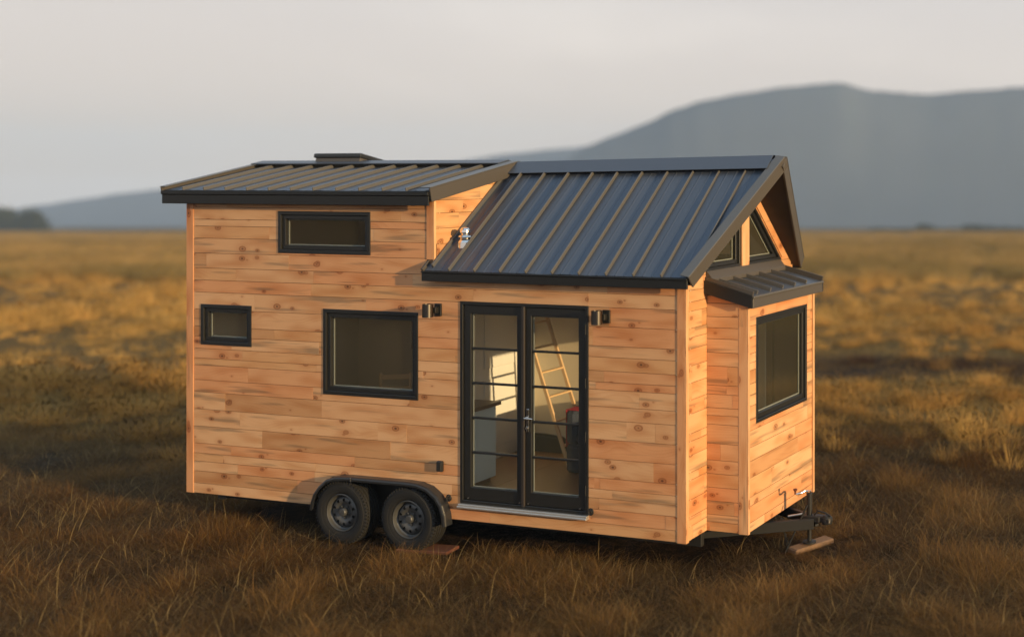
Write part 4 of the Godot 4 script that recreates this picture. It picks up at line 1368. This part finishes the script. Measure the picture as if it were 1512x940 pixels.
func build_grass() -> void:
	var m := std(Color.WHITE, 0.75, 0.0, 0.25)
	m.vertex_color_use_as_albedo = true
	m.cull_mode = BaseMaterial3D.CULL_DISABLED
	m.backlight_enabled = true
	m.backlight = Color(0.95, 0.95, 0.95)
	var tussocks: Array = []
	var tall_tufts: Array = []
	for k in 4:
		tussocks.append(tuft(200 + k, 260, 0.20, 0.08, 0.32, 1.6, 0.0017, 0.0, 4, 0.35, 1.9, 0.72))
		tall_tufts.append(tuft(300 + k, 170, 0.17, 0.14, 0.46, 1.05, 0.0017, 0.10, 4, 0.6, 1.45, 0.2))
	var litter_mesh := tuft(402, 130, 0.34, 0.08, 0.32, 2.2, 0.0017, 0.0, 3, 0.4, 1.7, 0.6)
	var far_tuft := tuft(400, 150, 0.45, 0.25, 0.60, 0.4, 0.0075, 0.3, 2, 0.8, 1.2)
	var stray := tuft(401, 9, 0.16, 0.14, 0.42, 1.7, 0.0017, 0.12, 5)
	var clumps: Array = [[], [], [], []]
	var talls: Array = [[], [], [], []]
	var fars: Array = []
	var strays: Array = []
	var litter: Array = []
	var r := RandomNumberGenerator.new()
	r.seed = 77
	var ax := view_axis()
	var rt := view_right()
	var flat := Vector3(EYE.x, 0, EYE.z)
	# bands of depth: [from, to, plants per square metre]
	for band in [[7.5, 14.0, 56.0], [14.0, 22.0, 32.0], [22.0, 38.0, 8.0], [38.0, 70.0, 3.2], [70.0, 130.0, 1.3], [130.0, 300.0, 0.22]]:
		var lo := -0.92
		var hi := 0.24
		var count := int((hi - lo) * 0.5 * (band[1] * band[1] - band[0] * band[0]) * band[2])
		for i in count:
			var d := sqrt(lerpf(band[0] * band[0], band[1] * band[1], r.randf()))
			var s := r.randf_range(lo, hi) * d
			var p := flat + ax * d + rt * s
			var roll := r.randf()
			var pick := r.randi() % 4
			var turn := r.randf() * TAU
			var size := r.randf_range(0.7, 1.3)
			var hue := r.randf()
			if p.x > 0.25 and p.x < 6.3 and p.z < -0.25 and p.z > -2.3: continue
			if p.x > 1.7 and p.x < 3.8 and p.z > -0.4 and p.z < 0.30: size *= 0.35
			elif p.x > 6.6 and p.x < 7.6 and p.z > -1.7 and p.z < -0.4: size *= 0.5
			elif p.x > -0.2 and p.x < 7.3 and p.z < 0.1 and p.z > -2.6: size = minf(size, 0.75)
			var cv := cover(p.x, p.z)
			p.y = land(p.x, p.z)
			var g := patch_noise.get_noise_2d(p.x * 0.8 + 90.0, p.z * 0.8)
			var g2 := band_noise.get_noise_2d(s * 0.35 + 30.0, d * 1.1)
			var b := Basis(Vector3.UP, turn).rotated(Vector3.RIGHT, r.randf_range(-0.16, 0.16))
			if d > 55.0:
				var big := 1.0 + (d - 55.0) * 0.012
				var olive := Vector3(0.55, 0.365, 0.135).lerp(Vector3(0.34, 0.245, 0.09), clampf(0.5 + g2 * 1.8, 0, 1))
				if roll < clampf(0.75 + g * 1.6, 0.1, 1.0):
					fars.append([Transform3D(b.scaled(Vector3(size * big, size * minf(big, 1.5), size * big)), p), Color(olive.x, olive.y, olive.z) * lerpf(0.85, 1.15, hue)])
				continue
			var lump := tussock_noise.get_noise_2d(p.x, p.z) + 0.35 * g
			if roll < cv.x * clampf(0.26 + lump * 1.5, 0.03, 1.0) * (0.75 if d < 22.0 else 1.0):
				var gold := Vector3(0.84, 0.505, 0.145).lerp(Vector3(0.60, 0.32, 0.080), clampf(0.5 + g2 * 1.6, 0, 1)).lerp(Vector3(0.60, 0.42, 0.14), hue * 0.2)
				var tall := size * clampf(0.95 + g * 0.9, 0.55, 1.35)
				talls[pick].append([Transform3D(b.scaled(Vector3(size, tall, size) * (1.0 if d < 30 else 1.25)), p), Color(gold.x, gold.y, gold.z) * lerpf(0.65, 1.3, r.randf())])
				continue
			# short grass: tussocks gather where the fine noise is high, flat litter lies between them
			var k := clampf(0.5 + lump * 1.9, 0.0, 1.45)
			if roll > 0.30 and cv.x < 0.8 and k > 0.34 and hue > cv.z * 0.8:
				var rus := Vector3(0.165, 0.072, 0.017).lerp(Vector3(0.31, 0.170, 0.055), clampf(0.45 + g2 * 1.6, 0, 1)).lerp(Vector3(0.075, 0.030, 0.009), clampf(0.2 - lump * 1.2 + g * 0.8, 0, 0.85))
				if cv.y > 0.4: rus = Vector3(0.11, 0.047, 0.022)
				clumps[pick].append([Transform3D(b.scaled(Vector3(size, size * k * 0.72, size) * (1.0 if d < 24 else 1.4)), p), Color(rus.x, rus.y, rus.z) * lerpf(0.7, 1.25, r.randf())])
			elif d < 30.0 and (cv.x < 0.6 or hue < 0.3):
				var dry := Vector3(0.23, 0.15, 0.068).lerp(Vector3(0.10, 0.050, 0.018), r.randf())
				dry = dry.lerp(Vector3(0.58, 0.36, 0.105).lerp(Vector3(0.40, 0.23, 0.06), r.randf()), cv.x)
				litter.append([Transform3D(Basis(Vector3.UP, turn).scaled(Vector3(size, size * 0.75, size)), p), Color(dry.x, dry.y, dry.z)])
			if d < 26.0 and r.randf() < 0.30 and size > 0.6:
				strays.append([Transform3D(b.scaled(Vector3(1, 0.5 + hue * 0.6, 1)), p), Color(0.54, 0.37, 0.16) * lerpf(0.5, 1.15, hue)])
	var words := ["low", "thick", "curled", "loose"]
	for k in 4:
		sow("tussock_grass", "%s russet tussocks of dry grass round the trailer" % words[k], tussocks[k], m, clumps[k])
		sow("tall_grass", "%s tall golden straw grass in the field behind the house" % words[k], tall_tufts[k], m, talls[k])
	sow("dry_litter", "flat dry grass litter lying between the foreground tussocks", litter_mesh, m, litter)
	sow("distant_grass", "golden brown grass of the far plain below the hills", far_tuft, m, fars)
	sow("straw_stems", "stray pale straw stems standing in the foreground grass", stray, m, strays)
	print("grass ", clumps[0].size() * 4, " ", talls[0].size() * 4, " ", fars.size(), " ", strays.size(), " ", litter.size())

# far shrubs and woods, seen as one dark mass: leaf clumps spread through a long low volume
func build_far_wood(called: String, label: String, px0: float, px1: float, depth: float, tall: float, deep: float, count: int, sd: int) -> void:
	var r := RandomNumberGenerator.new()
	r.seed = sd
	var st := start()
	for i in 70:
		var c := Vector3(r.randfn(0, 0.4), r.randfn(0, 0.4), r.randfn(0, 0.4))
		var n := Vector3(r.randfn(), r.randfn(), r.randfn()).normalized()
		var u := n.cross(Vector3.UP).normalized() * r.randf_range(0.08, 0.22)
		var v := n.cross(u).normalized() * r.randf_range(0.08, 0.22)
		var t := r.randf_range(0.6, 1.5)
		for q in [c - u, c + v, c + u, c - u, c + u, c - v]:
			st.set_color(Color(t, t, t * 0.9)); st.set_normal(n); st.add_vertex(q)
	var mesh := st.commit()
	var spots: Array = []
	var nz := noise(sd, 0.02, 2)
	for i in count:
		var px := r.randf_range(px0, px1)
		var f := (px - px0) / (px1 - px0)
		var dd := depth + r.randf_range(0, deep)
		var p := Vector3(EYE.x, 0, EYE.z) + view_axis() * dd + view_right() * ((px - 1380.85) / FOCAL * dd)
		var h := tall * clampf(0.55 + nz.get_noise_2d(px, 0.0) * 1.6, 0.12, 1.2) * sqrt(clampf(minf(f, 1.0 - f) * 6.0, 0, 1))
		var y := r.randf() * h
		p.y = land(p.x, p.z) + y
		var k := tall * 0.30 * r.randf_range(0.7, 1.3)
		spots.append([Transform3D(Basis(Vector3.UP, r.randf() * TAU).scaled(Vector3(k, k * 0.8, k)), p), Color(0.030, 0.036, 0.016) * r.randf_range(0.8, 1.4)])
	var m := std(Color.WHITE, 0.9, 0.0, 0.2)
	m.vertex_color_use_as_albedo = true
	m.cull_mode = BaseMaterial3D.CULL_DISABLED
	var mm := MultiMesh.new()
	mm.transform_format = MultiMesh.TRANSFORM_3D
	mm.use_colors = true
	mm.mesh = mesh
	mm.instance_count = spots.size()
	for i in spots.size():
		mm.set_instance_transform(i, spots[i][0])
		mm.set_instance_color(i, spots[i][1])
	var o := MultiMeshInstance3D.new()
	o.name = called
	o.multimesh = mm
	o.material_override = m
	add_child(o, true)
	tag(o, label, "trees", "stuff")

# ---------------------------------------------------------------- scene

# thin streaks of high cloud, added to the sky's own colour
func thin_cloud() -> ImageTexture:
	var w := 1024
	var h := 512
	var n := noise(91, 0.9, 4)
	var bytes := PackedByteArray()
	bytes.resize(w * h * 4)
	for y in h:
		var el := (0.5 - (y + 0.5) / h) * PI
		for x in w:
			var a := TAU * (x + 0.5) / w
			var v := 0.0
			if el > 0.0:
				var d := Vector3(cos(a) * cos(el), sin(el) * 3.2, sin(a) * cos(el)) * 2.4
				v = clampf(0.22 + n.get_noise_3d(d.x, d.y + d.x * 0.5, d.z) * 1.0, 0.0, 1.0)
			var i := (y * w + x) * 4
			var c := int(v * 255.0)
			bytes[i] = c
			bytes[i + 1] = c
			bytes[i + 2] = c
			bytes[i + 3] = 255
	return ImageTexture.create_from_image(Image.create_from_data(w, h, false, Image.FORMAT_RGBA8, bytes))

func _ready() -> void:
	rng.seed = 4
	land_noise = noise(8, 0.16, 3)
	patch_noise = noise(21, 0.11, 3)
	band_noise = noise(34, 0.10, 3)
	tussock_noise = noise(47, 0.75, 2)

	# camera: level, with a shifted lens
	var cam := Camera3D.new()
	cam.name = "camera"
	var phys := CameraAttributesPhysical.new()
	phys.frustum_near = 0.1
	phys.frustum_far = 9000.0
	phys.frustum_focal_length = 50.0
	phys.frustum_focus_distance = 12.2
	phys.exposure_aperture = 0.5
	cam.attributes = phys
	cam.projection = Camera3D.PROJECTION_FRUSTUM
	cam.near = 0.1
	cam.far = 9000.0
	cam.keep_aspect = Camera3D.KEEP_HEIGHT
	cam.size = 0.1 * 940.0 / FOCAL
	cam.frustum_offset = Vector2(756.0 - 1380.85, 259.29 - 470.0) / FOCAL * 0.1
	cam.position = EYE
	cam.rotation_degrees = Vector3(0, YAW, 0)
	add_child(cam)

	# hazy evening sky, brighter overhead than low down
	var sky_mat := ProceduralSkyMaterial.new()
	sky_mat.sky_horizon_color = lin(0.90, 0.765, 0.655)
	sky_mat.sky_top_color = lin(0.46, 0.63, 0.80)
	sky_mat.sky_curve = 0.30
	sky_mat.sky_energy_multiplier = 0.87
	sky_mat.ground_horizon_color = lin(0.72, 0.645, 0.59)
	sky_mat.ground_bottom_color = lin(0.68, 0.60, 0.54)
	sky_mat.ground_curve = 0.2
	sky_mat.sky_cover = thin_cloud()
	sky_mat.sky_cover_modulate = Color(0.42, 0.405, 0.37)
	sky_mat.sun_angle_max = 25.0
	sky_mat.sun_curve = 0.12
	var sky := Sky.new()
	sky.sky_material = sky_mat
	var env := Environment.new()
	env.background_mode = Environment.BG_SKY
	env.sky = sky
	env.background_energy_multiplier = 1.0
	env.tonemap_mode = Environment.TONE_MAPPER_LINEAR
	env.tonemap_exposure = 1.36
	env.fog_enabled = true
	env.fog_density = 0.00042
	env.fog_light_color = Color(0.80, 0.89, 1.0)
	env.sdfgi_enabled = true
	env.ssao_enabled = true
	env.ssil_enabled = true
	var we := WorldEnvironment.new()
	we.environment = env
	add_child(we)

	# low sun over the hitch end, grazing the near wall
	var sun := DirectionalLight3D.new()
	sun.name = "sun"
	sun.light_energy = 1.6
	sun.light_color = Color(1.0, 0.86, 0.63)
	sun.light_angular_distance = 0.6
	sun.shadow_enabled = true
	var el := deg_to_rad(9.0)
	var to_sun := Vector3(cos(el) * cos(deg_to_rad(13.5)), sin(el), cos(el) * sin(deg_to_rad(13.5)))
	sun.look_at_from_position(to_sun * 50.0, Vector3.ZERO)
	add_child(sun)

	make_materials()
	build_land()
	build_hill("hill", "long range of low hills, coloured pale blue as haze, far behind the house, left side", [[-420.0, 318.0], [-100.0, 316.0], [0.0, 312.0], [60.0, 303.0], [120.0, 294.0], [180.0, 285.0], [240.0, 279.0], [330.0, 270.0], [450.0, 258.0], [560.0, 250.0], [660.0, 240.0], [760.0, 226.0], [830.0, 219.0], [900.0, 214.0], [1050.0, 222.0], [1300.0, 235.0], [1700.0, 250.0]], 1450.0, Vector3(0.11, 0.13, 0.16), 51, 1.0)  # base colour holds some blue haze, on top of the fog
	build_hill("hill_001", "high mountain, coloured blue-grey as haze, rising behind the right half of the house", [[720.0, 322.0], [780.0, 282.0], [830.0, 240.0], [870.0, 214.0], [910.0, 199.0], [950.0, 183.0], [1000.0, 160.0], [1040.0, 148.0], [1100.0, 137.0], [1160.0, 128.0], [1240.0, 122.0], [1290.0, 134.0], [1370.0, 139.0], [1450.0, 133.0], [1512.0, 128.0], [1620.0, 122.0], [1760.0, 150.0]], 1100.0, Vector3(0.092, 0.108, 0.128), 52, 1.2)  # haze is mixed into this base colour too, paler and bluer

	house = Node3D.new()
	house.name = "tiny_house"
	add_child(house)
	house.position = Vector3(0, LIFT, 0)
	tag(house, "small pine-clad house with dark metal roof on a twin-axle trailer", "tiny house")
	build_walls()
	build_roofs()
	build_door()
	build_fittings()
	build_trailer()
	build_interior()
	build_furnishings()
	build_grass()
	build_far_wood("far_wood", "dark clump of far trees at the left edge of the plain", -160.0, 58.0, 420.0, 9.0, 60.0, 2600, 61)
	build_far_wood("far_shrubs", "low dark line of shrubs across the far right of the plain", 1285.0, 1660.0, 420.0, 1.9, 60.0, 2600, 62)
